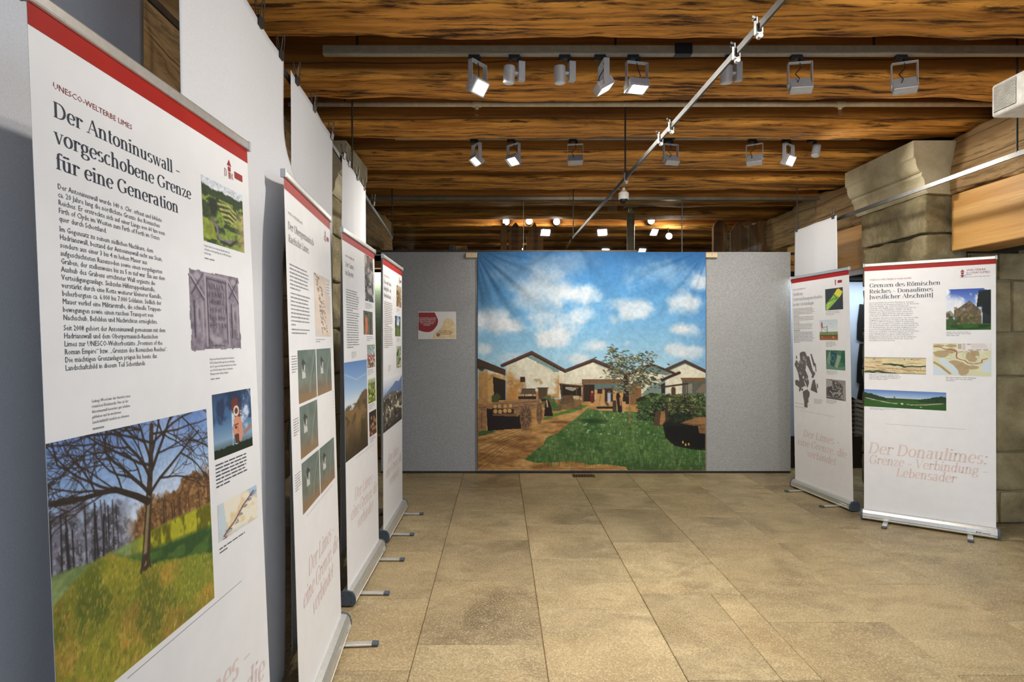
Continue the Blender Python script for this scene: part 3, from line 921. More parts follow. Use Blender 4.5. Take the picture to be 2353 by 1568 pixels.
def can(px, Y, tz, d, power, label, direct=False, scale=1.0, angle=50):
    """small cylinder spot on a driver box"""
    x = (px - CX) * Y / F
    root = empty('spot_lamp', (x, Y, tz))
    tag(root, label, 'lamp', 'cylinder spots on the ceiling tracks')
    d = Vector(d).normalized()
    MB().box((-.022, 0, -.010), (.066, .036, .024), bev=.004).cyl((-.045, 0, -.022), .012, .012, n=14).box((.008, 0, -.026), (.024, .03, .03), bev=.002).build('adapter', M['black'], root)
    if direct:
        ctr = Vector((.02, 0, -.095))
        MB().cyl((.01, 0, -.05), .006, .03, n=10).build('arm', M['lampgrey'], root)
    else:
        MB().box((.02, 0, -.095), (.040, .036, .115), Z(.25), bev=.002).build('driver_box', M['lampgrey'], root)
        ctr = Vector((-.052, -.01, -.118))
        MB().cyl((-.012, -.004, -.105), .011, .04, Yr(math.pi / 2), 14).build('arm', M['lampgrey'], root)
    Rm = aim(d)
    cb = MB().cyl(ctr, .034, .098, Rm, 28, bev=.004)
    body = cb.build('can', M['lampgrey'], root)
    MB().cyl(ctr + Rm @ Vector((0, 0, .049)), .024, .003, Rm, 24).build('rear_cap', M['alu'], body)
    MB().cyl(ctr + Rm @ Vector((0, 0, -.0495)), .028, .002, Rm, 24).build('lens', M['lens'] if power else M['lens_off'], body)
    if power:
        ld = bpy.data.lights.new('spot_light', 'SPOT')
        ld.energy = power * LAMP_GAIN; ld.color = LAMP; ld.shadow_soft_size = .028
        ld.spot_size = math.radians(angle); ld.spot_blend = .7
        lo = bpy.data.objects.new('spot_light', ld); COL.objects.link(lo)
        lo.parent = root
        lo.location = ctr + Rm @ Vector((0, 0, -.055))
        lo.rotation_euler = Rm.to_euler()
    return root

for xx, dd, pw, lab in ((1.3, (-.85, -.10, -.52), 9, 'added unseen overhead flood lamp aimed at the nearest left banner'), (1.75, (-.80, .32, -.52), 10, 'added unseen overhead flood lamp aimed at the second left banner'),
                        (-.1, (.25, .35, -.90), 12, 'added unseen overhead flood lamp aimed at the near floor'), (1.5, (.50, .74, -.46), 6.5, 'added unseen overhead flood lamp aimed at the right-hand banners')):
    flood(CX + xx * F / T0Y, T0Y, T0Z, dd, pw, lab)  # added lamps out of view that brighten banners and near floor
flood(1098, T1Y, T1Z, (.62, -.5, -.62), 14, 'flood lamp at the left end of the near track, lit face turned right')
can(1190, T1Y, T1Z, (-.05, .02, -1), 0, 'silver cylinder spot next to the left-end flood on the near track')
can(1306, T1Y, T1Z, (.02, .05, -1), 0, 'silver cylinder spot in the middle of the near track')
flood(1387, T1Y, T1Z, (.5, .05, -.86), 18, 'flood lamp on the near track seen from the side, tilted to the right')
flood(1463, T1Y, T1Z, (.05, -.22, -.97), 22, 'flood lamp on the near track with its bright face straight down')
can(1688, T1Y, T1Z, (.0, .1, -1), 0, 'cylinder spot on the near track right behind the middle rail')
flood(1838, T1Y, T1Z, (.12, .80, -.58), 6, 'flood lamp on the near track seen from behind, left of the last one')
flood(2078, T1Y, T1Z, (.30, .80, -.55), 5, 'rightmost flood lamp on the near track, seen from behind')
flood(1095, T2Y, T2Z, (-.55, -.30, -.78), 7, 'leftmost flood lamp on the far track, lit face turned left', drop=.15)
flood(1180, T2Y, T2Z, (-.42, -.42, -.80), 7, 'second flood lamp on the far track, lit face turned left', drop=.15)
flood(1322, T2Y, T2Z, (.10, .74, -.66), 8, 'flood lamp on the far track seen from behind, aimed at the village cloth', drop=.15)
flood(1541, T2Y, T2Z, (-.20, .75, -.64), 8, 'flood lamp on the far track just right of the middle rail', drop=.15)
flood(1734, T2Y, T2Z, (.42, .72, -.56), 7, 'flood lamp on the far track turned towards the right-hand pin board', drop=.15)
flood(1812, T2Y, T2Z, (.50, -.72, -.48), 10, 'flood lamp on the far track with its lit face towards the viewer', drop=.15)
can(1870, T2Y, T2Z, (-.25, -.15, -1), 0, 'small cylinder spot at the right end of the far track', True)

# ------------------------------------------------------------------ ceiling pipe, camera, projector
pz = EYE + 540 * 4.27 / F
pp = empty('ceiling_pipe', (1.2, 4.27, pz))
tag(pp, 'thin cream pipe with two small nozzles running across under the beams', 'pipe')
MB().cyl((0, 0, 0), .017, 5.4, Yr(math.pi / 2), 16).build('tube', M['pipe'], pp, True)
for px in (1096, 1930):
    x = (px - CX) * 4.27 / F - 1.2
    t = MB().cyl((x, 0, 0), .021, .06, Yr(math.pi / 2), 16).cyl((x, 0, -.024), .013, .03, n=14).build('tee', M['pipe'], pp)
    MB().cyl((x, 0, -.045), .007, .03, n=10).box((x, 0, -.056), (.03, .003, .034)).cyl((x, 0, -.074), .014, .003, n=14).build('nozzle', M['bronze'], t)
for k in range(5):
    MB().cyl((-2.3 + 1.12 * k, 0, .15), .005, .29, n=8).build('hanger_rod', M['darksteel'], pp)

cp = at(1433, 452, 6.55)
dc = empty('dome_camera', (cp.x, cp.y, cp.z))
tag(dc, 'white dome camera hanging from the ceiling above the village cloth', 'camera')
MB().cyl((0, 0, .21), .016, .32, n=16).build('stem', M['white_plastic'], dc)
hb = MB().cyl((0, 0, .005), .056, .075, n=32, bev=.006).cyl((0, 0, .052), .05, .02, n=32, r2=.03).build('housing', M['white_plastic'], dc, False)
MB().box((.006, -.056, .006), (.02, .001, .004)).build('badge', M['text_mid'], hb)
b = bmesh.new(); bmesh.ops.create_uvsphere(b, u_segments=28, v_segments=16, radius=.044)
bmesh.ops.delete(b, geom=[v for v in b.verts if v.co.z > .004], context='VERTS')
bmesh.ops.translate(b, verts=b.verts, vec=(0, 0, -.032))
me = bpy.data.meshes.new('dome'); b.to_mesh(me); b.free()
link('dome', me, plain('smoked_dome', (34, 34, 38), .08, .2), dc, True)
MB().sph((0, 0, -.045), .022, n=16).build('camera_eye', M['black'], dc)

pj = empty('projector', (2.70, 2.74, 2.602))
tag(pj, 'white ceiling projector with vent slots at the upper right edge', 'projector')
body = MB().box((0, 0, .082), (.492, .52, .162), bev=.014, seg=3).build('body', M['white_plastic'], pj)
gr = MB().box((-.2465, .175, .084), (.003, .128, .126)).build('vent_grille', M['vent_dark'], pj)
for k in range(17):
    MB().box((-.249, .175, .026 + .0072 * k), (.006, .124, .0038), bev=.0006).build('vent_slat', M['white_plastic'], gr)
MB().cyl((-.10, -.02, .09), .165, .15, n=40, bev=.02).build('lens_bulge', M['white_plastic'], pj)
MB().box((.02, .05, .19), (.2, .2, .05), bev=.006).build('bracket', M['black'], pj)
MB().cyl((.02, .05, .53), .022, .64, n=16).build('drop_tube', M['black'], pj)

fl = flood(645, 2.42, 2.62, (-.35, .6, -.72), 0, 'lamp partly hidden behind the bulging cloth on the left', lit=False, drop=.12, scale=.8)
fl.location = (-1.13, 3.0, 2.66)
MB().box((-.02, 0, .008), (.05, .02, .012)).build('rail_bracket', M['darksteel'], fl)

# ------------------------------------------------------------------ floor grille
g = at(1340, 1093, 6.62)
fg = empty('floor_grille', (g.x, 6.58, .001))
tag(fg, 'small dark metal grille set into the floor below the village cloth', 'floor grille')
MB().box((0, 0, .002), (.24, .12, .006), bev=.001).build('frame', M['darksteel'], fg)
for k in range(7):
    MB().box((-.096 + .032 * k, 0, .006), (.012, .10, .004)).build('bar', M['bronze'], fg)

# ------------------------------------------------------------------ room behind the glass
def post(px0, px1, ytop, Y, shape, label):
    a, b = (px0 - CX) * Y / F, (px1 - CX) * Y / F
    zt = EYE + (CY - ytop) * Y / F
    w = b - a
    out = {'round': [(-.5, 0), (.5, 0), (.5, .86), (.40, .94), (.2, 1), (-.15, 1), (-.38, .95), (-.5, .87)],
           'gable': [(-.5, 0), (.5, 0), (.5, .84), (.32, .90), (.02, 1), (-.2, .95), (-.5, .82)],
           'notch': [(-.5, 0), (.5, 0), (.5, .86), (.14, 1), (-.22, .90), (-.36, .905), (-.48, .90)],
           'slope': [(-.5, 0), (.5, 0), (.5, .78), (.28, .79), (-.02, 1), (-.3, .88), (-.5, .74)]}[shape]
    h = .75
    pts = [(p[0] * w, zt - h + p[1] * h if p[1] > 0 else .6) for p in out]
    o = MB().prism([(p[0], p[1] - .6) for p in pts], 'y', -.035, .035).build('palisade_post', M['post'])
    o.location = ((a + b) / 2, Y, .6)
    return tag(o, label, 'post', 'pointed wooden posts behind the glass')
post(1638, 1669, 508, 8.3, 'round', 'round-topped wooden post behind the glass, left of the right-hand three')
post(1679, 1714, 510, 8.3, 'gable', 'gable-topped wooden post behind the glass, middle of the right-hand three')
post(1720, 1762, 506, 8.3, 'notch', 'notched wooden post behind the glass, right of the right-hand three')
post(1150, 1165, 514, 8.1, 'round', 'slim wooden post behind the glass left of the far lamps')
post(1169, 1200, 512, 8.1, 'gable', 'dark pointed wooden post behind the glass beside the pane joint')
post(1210, 1248, 511, 8.1, 'slope', 'lit pointed wooden post behind the glass right of the pane joint')
# plinth that the posts stand on
for x0, x1, lab in ((-.15, .75, 'low dark plinth under the left wooden posts behind the wall'), (2.85, 3.8, 'low dark plinth under the right wooden posts behind the wall')):
    o = MB().box((0, 0, .3), (x1 - x0, .5, .6), bev=.01).build('plinth', M['post']); o.location = ((x0 + x1) / 2, 8.2, 0)
    tag(o, lab, 'plinth')

cl = at(1449, 578, 7.5)
sc_ = empty('steel_column', (cl.x, 7.5, 0))
tag(sc_, 'round grey steel column behind the glass', 'column')
MB().cyl((0, 0, 1.53), .048, 3.06, n=24).build('shaft', M['header'], sc_, True)
MB().cyl((0, 0, 3.13), .026, .16, n=20).build('neck', M['header'], sc_, True)
MB().box((0, 0, 3.145), (.16, .12, .012)).build('head_plate', M['header'], sc_)

def far_lamp(px, py, Y, r, label, power=0, square=False):
    p = at(px, py, Y)
    root = empty('far_lamp', p)
    tag(root, label, 'lamp', 'lamps in the room behind the glass')
    if square:
        MB().box((0, .02, 0), (r * 2.4, .03, r * 1.5), bev=.004).build('case', M['lampgrey'], root)
        MB().box((0, .003, 0), (r * 2.1, .006, r * 1.2)).build('lens', M['bulb'], root)
    else:
        MB().cyl((0, .04, 0), r * 1.15, .09, X(math.pi / 2), 24, bev=.004).build('can', M['darksteel'], root)
        MB().cyl((0, -.008, 0), r, .008, X(math.pi / 2), 24).build('lens', M['bulb'], root)
    MB().cyl((0, .03, (3.40 - p.z) / 2), .006, 3.40 - p.z, n=8).build('stem', M['darksteel'], root)
    if power:
        ld = bpy.data.lights.new('far_light', 'POINT'); ld.energy = power; ld.color = LAMP; ld.shadow_soft_size = .05
        lo = bpy.data.objects.new('far_light', ld); COL.objects.link(lo); lo.parent = root; lo.location = (0, -.07, -.02)
far_lamp(1163, 510, 8.6, .045, 'glaring round lamp behind the glass, above the slim post', 16)
far_lamp(1216, 509, 8.6, .045, 'glaring round lamp behind the glass, right of the pane joint')
far_lamp(1279, 510, 8.6, .045, 'glaring round lamp behind the glass, alone to the right of the left posts', 16)
far_lamp(1496, 508, 8.6, .045, 'glaring round lamp behind the glass, upper one right of the column', 16)
far_lamp(1537, 543, 8.9, .045, 'glaring round lamp behind the glass, lower one left of the second joint', 10)
far_lamp(1157, 573, 10.5, .024, 'tiny round lamp behind the glass just above the sill, left one', 0)
far_lamp(1198, 573, 10.5, .024, 'tiny round lamp behind the glass just above the sill, right one', 0)

hz = at(1055, 574, 8.0)
hs = empty('hanging_sign_board', (hz.x, 8.0, hz.z))
for px, lab, mm in ((1040, 'round metal bowl behind the glass, left of the pair', 'steel'), (1068, 'small coppery bowl behind the glass, right of the pair', 'bronze')):
    p = at(px, 571, 7.9)
    o = MB().sph((0, 0, 0), .045 if mm == 'steel' else .034, (1, .6, 1), 20).build('metal_bowl', M[mm], None, True)
    MB().cyl((0, -.02, 0), .047 if mm == 'steel' else .036, .006, X(math.pi / 2), 24).build('rim', M[mm], o)
    o.location = p
    tag(o, lab, 'bowl')
tag(hs, 'slanted tan board behind the glass with two metal bowls before it', 'board')
MB().prism([(-.10, -.25), (.18, -.25), (.10, .05), (.04, .05), (-.06, .05)], 'y', -.01, .03).build('board', M['lintel'], hs)

# side rooms seen past the ends of the pin-board wall
gb = empty('display_case', (-1.75, 7.75, 0))
tag(gb, 'pale green display case seen past the left end of the pin-board wall', 'display case')
MB().box((0, 0, 1.28), (1.15, .05, 2.0), bev=.004).build('back_panel', plain('pale_green_paint', (168, 176, 138), .6), gb)
MB().box((0, -.02, 2.32), (1.2, .12, .07), bev=.004).build('light_box', glow('case_tube', (236, 244, 255), 1.6), gb)
def case_or_fill_light(root, size, loc, power, rot):
    ld = bpy.data.lights.new('case_or_fill_light', 'AREA'); ld.shape = 'RECTANGLE'; ld.size = size; ld.size_y = .08; ld.energy = power; ld.color = (.86, .94, 1.0)
    lo = bpy.data.objects.new('case_or_fill_light', ld); COL.objects.link(lo); lo.parent = root; lo.location = loc; lo.rotation_euler = rot
case_or_fill_light(gb, 1.1, (0, -.10, 2.28), 5, (.25, 0, 0))
MB().box((0, -.02, 2.455), (1.3, .14, .09), bev=.004).build('wood_head', M['lintel'], gb)
MB().box((0, -.02, .14), (1.2, .3, .28), bev=.004).build('plinth', M['lintel'], gb)

pb = empty('printed_display', (4.0, 7.0, 0))
tag(pb, 'pale blue printed display with dark curved plates, between the two right-hand banners', 'display')
MB().box((0, .03, 1.12), (1.5, .04, 2.10), bev=.004).build('board', plain('pale_blue_print', (196, 212, 232), .6, 0, .03, 2), pb)
MB().box((0, 0, 2.235), (1.5, .12, .10), bev=.004).build('head_box', M['black'], pb)
case_or_fill_light(pb, 1.4, (0, -.34, 2.18), 11, (.16, 0, 0))  # added light that brightens the board; no lamp body stands here
MB().box((-.62, -.01, 2.40), (.3, .1, .07), bev=.004).build('wood_strip', M['lintel'], pb)
pm = plain('printed_plate', (150, 142, 132), .4, 0, .15, 3)
for k in range(9):
    z = .83 - .052 * k
    MB().prism([(-.26, z + .035), (-.05, z + .02), (.10, z - .008), (.24, z - .05), (.24, z - .085), (.08, z - .046), (-.06, z - .018), (-.26, z)], 'y', -.012 - .004 * (k % 2), .012).build('plate', pm, pb)
    MB().prism([(.02, z - .008), (.10, z - .004), (.13, z - .03), (.05, z - .036)], 'y', -.03, -.012).build('strap', M['black'], pb)
MB().box((0, -.005, .19), (1.5, .03, .36)).build('dark_foot', plain('dark_print', (48, 40, 34), .6), pb)
for z0, z1 in ((1.50, 1.88), (1.0, 1.42), (.70, .94)):
    MB().prism([(.165, z0), (.22, z0 - .03), (.5, z0), (.5, z1), (.20, z1 + .03), (.172, (z0 + z1) / 2)], 'y', -.008, .01).build('dark_shape', M['black'], pb)
# ------------------------------------------------------------------ painter for printed pictures
def _vnoise(h, w, fy, fx, rng):
    gy, gx = int(fy) + 3, int(fx) + 3
    g = rng.random((gy, gx))
    y = np.linspace(0, fy, h); x = np.linspace(0, fx, w)
    yi, xi = y.astype(int), x.astype(int)
    ty, tx = y - yi, x - xi
    ty, tx = ty * ty * (3 - 2 * ty), tx * tx * (3 - 2 * tx)
    a = g[np.ix_(yi, xi)]; b = g[np.ix_(yi, xi + 1)]; c = g[np.ix_(yi + 1, xi)]; d = g[np.ix_(yi + 1, xi + 1)]
    return (a * (1 - tx) + b * tx) * (1 - ty)[:, None] + (c * (1 - tx) + d * tx) * ty[:, None]

class Pic:
    def __init__(self, w, h, seed=1, c=(255, 255, 255), frame=(0, 0, 1, 1)):
        self.w, self.h = w, h
        self.rng = np.random.default_rng(seed)
        self.a = np.ones((h, w, 3)) * np.array(c, float)
        x0, y0, x1, y1 = frame
        self.X, self.Y = np.meshgrid(np.linspace(x0, x1, w), np.linspace(y0, y1, h))
        self.fx, self.fy = (x1 - x0), (y1 - y0)
    def fbm(self, fy, fx, oct=4, gain=.55):
        s, amp, tot = 0, 1.0, 0.0
        for k in range(oct):
            s = s + amp * _vnoise(self.h, self.w, fy * 2 ** k, fx * 2 ** k, self.rng); tot += amp; amp *= gain
        return s / tot
    def blend(self, m, c):
        m = np.clip(m, 0, 1)[..., None]
        self.a = self.a * (1 - m) + np.asarray(c, float) * m
        return self
    def grad(self, stops):
        ys = [s[0] for s in stops]
        for k in range(3):
            self.a[..., k] = np.interp(self.Y, ys, [s[1][k] for s in stops])
        return self
    def inside(self, pts):
        m = np.zeros_like(self.X, bool)
        P = list(pts)
        for (x0, y0), (x1, y1) in zip(P, P[1:] + P[:1]):
            if y0 == y1: continue
            c = (self.Y >= min(y0, y1)) & (self.Y < max(y0, y1))
            xi = x0 + (self.Y - y0) * (x1 - x0) / (y1 - y0)
            m ^= c & (self.X < xi)
        return m.astype(float)
    def poly(self, pts, c, alpha=1.0, mask=1.0):
        return self.blend(self.inside(pts) * alpha * mask, c)
    def ell(self, cx, cy, rx, ry, c, soft=.15, alpha=1.0):
        d = np.hypot((self.X - cx) / rx, (self.Y - cy) / ry)
        return self.blend(np.clip((1 - d) / soft, 0, 1) * alpha, c)
    def ring(self, cx, cy, rx, ry, w, c):
        d = np.hypot((self.X - cx) / rx, (self.Y - cy) / ry)
        return self.blend(np.clip(1 - np.abs(d - 1) * min(rx, ry) / (w / 2) + .5, 0, 1), c)
    def line(self, pts, w, c, alpha=1.0, w1=None):
        n = len(pts) - 1
        for i, ((x0, y0), (x1, y1)) in enumerate(zip(pts, pts[1:])):
            pad = max(w, w1 or w)
            ix = (self.X[0] >= min(x0, x1) - pad) & (self.X[0] <= max(x0, x1) + pad)
            iy = (self.Y[:, 0] >= min(y0, y1) - pad) & (self.Y[:, 0] <= max(y0, y1) + pad)
            if not ix.any() or not iy.any(): continue
            sl = np.ix_(iy, ix)
            Xs, Ys = self.X[sl], self.Y[sl]
            dx, dy = x1 - x0, y1 - y0
            t = np.clip(((Xs - x0) * dx + (Ys - y0) * dy) / (dx * dx + dy * dy + 1e-9), 0, 1)
            d = np.hypot(Xs - x0 - t * dx, Ys - y0 - t * dy)
            ww = w if w1 is None else w + (w1 - w) * ((i + t) / n)
            px = (self.fx / self.w + self.fy / self.h) / 2
            m = np.clip((ww / 2 - d) / px + .5, 0, 1)[..., None] * alpha
            self.a[sl] = self.a[sl] * (1 - m) + np.asarray(c, float) * m
        return self
    def vary(self, n, k, mask=1.0):
        self.a = np.clip(self.a * (1 + ((n - .5) * 2 * k * mask)[..., None]), 0, 255)
        return self

def to_linear(a):
    return lin(a)

def picture(name, pic, place, parent, m=None, mask=None, smooth=False):
    """place(s, t) -> local point for s right, t down in 0..1 (arrays); mask drops faces (irregular outline)"""
    h, w = pic.h, pic.w
    s, t = np.meshgrid(np.linspace(0, 1, w), np.linspace(0, 1, h))
    V = place(s.ravel(), t.ravel())
    Fq = grid_faces(w, h)
    if mask is not None:
        keep = mask.ravel()[Fq].all(1); Fq = Fq[keep]
        used = np.unique(Fq); re = np.zeros(h * w, int) - 1; re[used] = np.arange(len(used))
        V = V[used]; Fq = re[Fq]
        colr = pic.a.reshape(-1, 3)[used]
    else:
        colr = pic.a.reshape(-1, 3)
    me = np_mesh(name, V, Fq)
    at_ = me.color_attributes.new('print', 'FLOAT_COLOR', 'POINT')
    c = np.ones((len(V), 4), np.float32); c[:, :3] = to_linear(colr)
    at_.data.foreach_set('color', c.ravel())
    return link(name, me, m or M['print'], parent, smooth)

def soft(n, t, k=9.0):
    return np.clip((n - t) * k + .5, 0, 1)

# ---- the pictures ----
def pic_big_tree():
    p = Pic(270, 250, 3)
    X_, Y_ = p.X, p.Y
    p.grad([(0, (104, 134, 190)), (.2, (140, 170, 212)), (.40, (206, 218, 234)), (1, (214, 222, 232))])
    p.blend(np.clip((p.fbm(4, 3) - .5) * 1.6, 0, .5) * (Y_ < .4), (208, 218, 234))
    n, fine = p.fbm(12, 14, 5), p.fbm(46, 46, 3)
    # woods: rusty on the right, grey-violet on the left
    top_r = .42 - .12 * X_ + (n - .5) * .16
    p.blend(soft(Y_ - top_r, 0, 40) * np.clip((X_ - .36) * 12, 0, 1), (128, 92, 58))
    wr = (Y_ > top_r) * np.clip((X_ - .36) * 12, 0, 1)
    p.blend(wr * soft(fine, .54) * .7, (88, 62, 40)); p.blend(wr * soft(p.fbm(60, 60, 2), .64) * .7, (176, 136, 88))
    top_l = .25 + .22 * X_ + (n - .5) * .20
    wl = soft(Y_ - top_l, 0, 22) * np.clip((.42 - X_) * 10, 0, 1)
    p.blend(wl * .8, (96, 92, 104)); p.blend(wl * soft(fine, .52) * .7, (60, 58, 62)); p.blend(wl * soft(p.fbm(70, 70, 2), .66) * .6, (170, 174, 190))
    r = random.Random(5)
    for k in range(16):
        x = r.uniform(.0, .34); p.line([(x, r.uniform(.26, .34)), (x + r.uniform(-.01, .01), .49)], r.uniform(.004, .010), (48, 44, 46))
    for k in range(14):
        x = r.uniform(.60, 1.0); p.line([(x, r.uniform(.36, .42)), (x + .005, .52)], r.uniform(.004, .008), (70, 50, 36))
    # ground: meadow at left, sunlit bank at right, shaded hollow, bright slope in front
    ground = np.interp(X_, [0, .2, .4, .7, 1], [.465, .49, .49, .485, .50])
    gm = soft(Y_ - ground, 0, 60)
    p.blend(gm, (112, 132, 78)); p.blend(gm * (X_ < .4) * soft(p.fbm(22, 5, 2), .55) * .6, (150, 166, 104))
    bank = gm * np.clip((X_ - .38) * 9, 0, 1) * (Y_ < .62)
    p.blend(bank, (176, 172, 44)); p.blend(bank * soft(p.fbm(9, 20, 4), .54) * .8, (86, 84, 26))
    hollow = np.interp(X_, [0, .28, .42, .7, 1], [.60, .515, .555, .585, .615])
    hm = soft(Y_ - hollow, 0, 40) * np.clip((X_ - .27) * 12, 0, 1)
    p.blend(hm, (52, 84, 42)); p.blend(hm * soft(p.fbm(14, 7, 3), .56) * .6, (92, 126, 56))
    front = np.interp(X_, [0, .08, .18, .27, .36, .5, .7, 1], [.58, .535, .50, .49, .535, .625, .675, .76])
    f = soft(Y_ - front + (fine - .5) * .03, 0, 50)
    p.blend(f, (156, 150, 50))
    sl = X_ * .9 + Y_ * 1.3                                       # streaks run down the slope
    w = .5 + .5 * np.sin(sl * 26 + n * 7)
    p.blend(f * w * .35, (122, 126, 40)); p.blend(f * np.clip((p.fbm(7, 5, 4) - .45) * 4, 0, .7), (190, 140, 62)); p.blend(f * np.clip((p.fbm(6, 6, 3) - .52) * 5, 0, .75), (92, 106, 36))
    p.blend(f * np.clip((.30 - np.abs((Y_ - .66) - X_ * .55 + .10)) * 2.2 - .35, 0, .5), (60, 74, 34)); p.blend(f * np.clip((X_ - .62) * 3, 0, .5) * (Y_ < .9), (104, 132, 48))
    for k in range(2600):
        x, y = r.uniform(0, 1), r.uniform(.5, 1)
        if y < float(np.interp(x, [0, .08, .18, .27, .36, .5, .7, 1], [.58, .535, .50, .49, .535, .625, .675, .76])) + .01: continue
        L = .008 + .02 * (y - .5)
        p.line([(x, y), (x + L * r.uniform(-.2, .8), y - L)], .0045, r.choice(((206, 188, 92), (170, 160, 60), (112, 116, 42), (84, 92, 36), (196, 150, 74), (140, 140, 50))), .55)
    # tree
    bark = (52, 42, 36)
    def branch(x, y, a, L, w, depth):
        pts = [(x, y)]
        for k in range(5):
            a += r.uniform(-.22, .22)
            if y > .36: a += .25 if math.cos(a) > 0 else -.25
            x += math.cos(a) * L / 5; y -= math.sin(a) * L / 5
            pts.append((x, y))
        p.line(pts, w, bark, .95, w * .5)
        if depth > 0:
            for k in range(3 if depth > 1 else 4):
                i = r.randint(1, 5)
                branch(pts[i][0], pts[i][1], a + r.choice((-1, 1)) * r.uniform(.3, .9), L * r.uniform(.5, .72), max(.0028, w * .55), depth - 1)
    p.line([(.482, .615), (.492, .56), (.505, .46), (.525, .32), (.545, .18), (.56, .02)], .056, (66, 54, 42), 1, .026)
    p.line([(.478, .61), (.488, .54), (.502, .46), (.524, .33)], .024, (140, 122, 88), 1, .016)
    p.line([(.478, .585), (.452, .64)], .03, (66, 54, 42), 1, .012); p.line([(.495, .585), (.515, .64)], .03, (66, 54, 42), 1, .008)
    p.line([(.515, .35), (.45, .31), (.32, .245), (.16, .235), (-.02, .215)], .034, bark, 1, .012)
    for (x, y, a, L, w) in ((.53, .32, 2.4, .35, .02), (.54, .26, 2.1, .36, .018), (.55, .2, 1.9, .3, .016), (.55, .22, .9, .4, .02), (.53, .32, .55, .45, .018), (.56, .14, 1.2, .3, .014), (.56, .1, .4, .40, .014),
                            (.30, .24, 2.5, .3, .012), (.15, .23, 2.9, .22, .01), (.42, .29, 2.7, .4, .014), (.28, .24, 2.9, .28, .01), (.56, .2, 2.7, .45, .014), (.56, .1, 2.6, .5, .012), (.22, .24, 2.2, .26, .010), (.36, .26, 2.0, .26, .010), (.57, .06, .1, .44, .011)):
        branch(x, y, a, L, w, 3)
    p.vary(p.fbm(70, 70, 2), .10)
    return p

def pic_fort():
    p = Pic(80, 62, 8)
    p.grad([(0, (206, 212, 222)), (.12, (214, 218, 222)), (.2, (60, 76, 40)), (1, (86, 104, 48))])
    n = p.fbm(9, 9, 4)
    p.blend(((p.Y > .08 + .10 * n) & (p.Y < .34)) * 1.0, (48, 64, 34))
    p.blend(((p.Y > .26)) * (n > .42) * 1.0, (126, 146, 58)); p.blend((p.Y > .2) * (p.fbm(12, 3, 3) > .58) * .9, (44, 60, 30))
    for k in range(4):
        p.line([(.35 + .05 * k, .34 + .07 * k), (.62, .30 + .08 * k), (.8, .38 + .07 * k)], .035, (176, 172, 96)); p.line([(.38 + .05 * k, .37 + .07 * k), (.65, .34 + .08 * k)], .02, (40, 50, 26))
    p.ell(.24, .42, .14, .2, (30, 42, 24), .5); p.poly([(0, .62), (.22, .66), (.32, .92), (0, .95)], (150, 160, 52), .8)
    p.line([(.20, .62), (.32, .72), (.34, .86), (.42, .92), (.75, .86)], .045, (126, 112, 128)); p.line([(.4, .93), (.62, .95), (.8, .84)], .05, (46, 52, 30))
    p.blend(np.clip((p.X - .72) * 2.6, 0, .75) * (p.Y > .35), (196, 170, 120))
    return p.vary(p.fbm(30, 30, 2), .2)

def pic_tablet():
    p = Pic(96, 78, 4, (132, 122, 132))
    p.vary(p.fbm(16, 14, 5), .4)
    hi, lo = (168, 158, 166), (76, 68, 80)
    for x0, x1 in ((.05, .27), (.76, .96)):
        p.line([(x0, .10), (x1, .34)], .03, hi); p.line([(x0, .13), (x1, .37)], .02, lo); p.line([(x1, .06), (x0, .32)], .02, lo)
        p.line([(x0 + .04, .4), (x0 + .04, .82)], .025, lo); p.line([(x1 - .03, .4), (x1 - .03, .82)], .025, hi)
        p.ell((x0 + x1) / 2, .54, .05, .12, hi, .4); p.ell((x0 + x1) / 2 + .015, .55, .03, .10, lo, .5, .6)
        p.ell((x0 + x1) / 2, .10, .07, .05, hi, .4)
    p.line([(.30, .06), (.30, .92)], .03, hi); p.line([(.33, .10), (.33, .9)], .018, lo); p.line([(.73, .08), (.73, .92)], .03, hi); p.line([(.70, .12), (.70, .9)], .018, lo)
    p.line([(.30, .06), (.74, .08)], .03, hi); p.line([(.33, .11), (.71, .13)], .018, lo)
    r = random.Random(3)
    for k in range(6):                              # worn lettering in relief
        y = .20 + .095 * k
        x = .37
        while x < .68:
            h = .055
            p.line([(x, y - h / 2), (x, y + h / 2)], .012, lo)
            if r.random() < .5: p.line([(x, y - h / 2), (x + .03, y + h / 2)], .011, lo)
            if r.random() < .4: p.line([(x, y), (x + .03, y)], .011, lo)
            x += r.uniform(.045, .06)
    p.ell(.5, .86, .12, .06, hi, .5); p.ell(.40, .83, .04, .05, hi, .4); p.line([(.42, .9), (.42, .97)], .02, hi); p.line([(.58, .9), (.6, .97)], .02, hi); p.line([(.4, .92), (.64, .93)], .012, lo)
    n = p.fbm(10, 10, 3)
    e = np.minimum.reduce([p.X, 1 - p.X, p.Y, 1 - p.Y])
    mask = e > .028 * n + .012 * (p.fbm(5, 5, 2) > .5)
    return p, mask

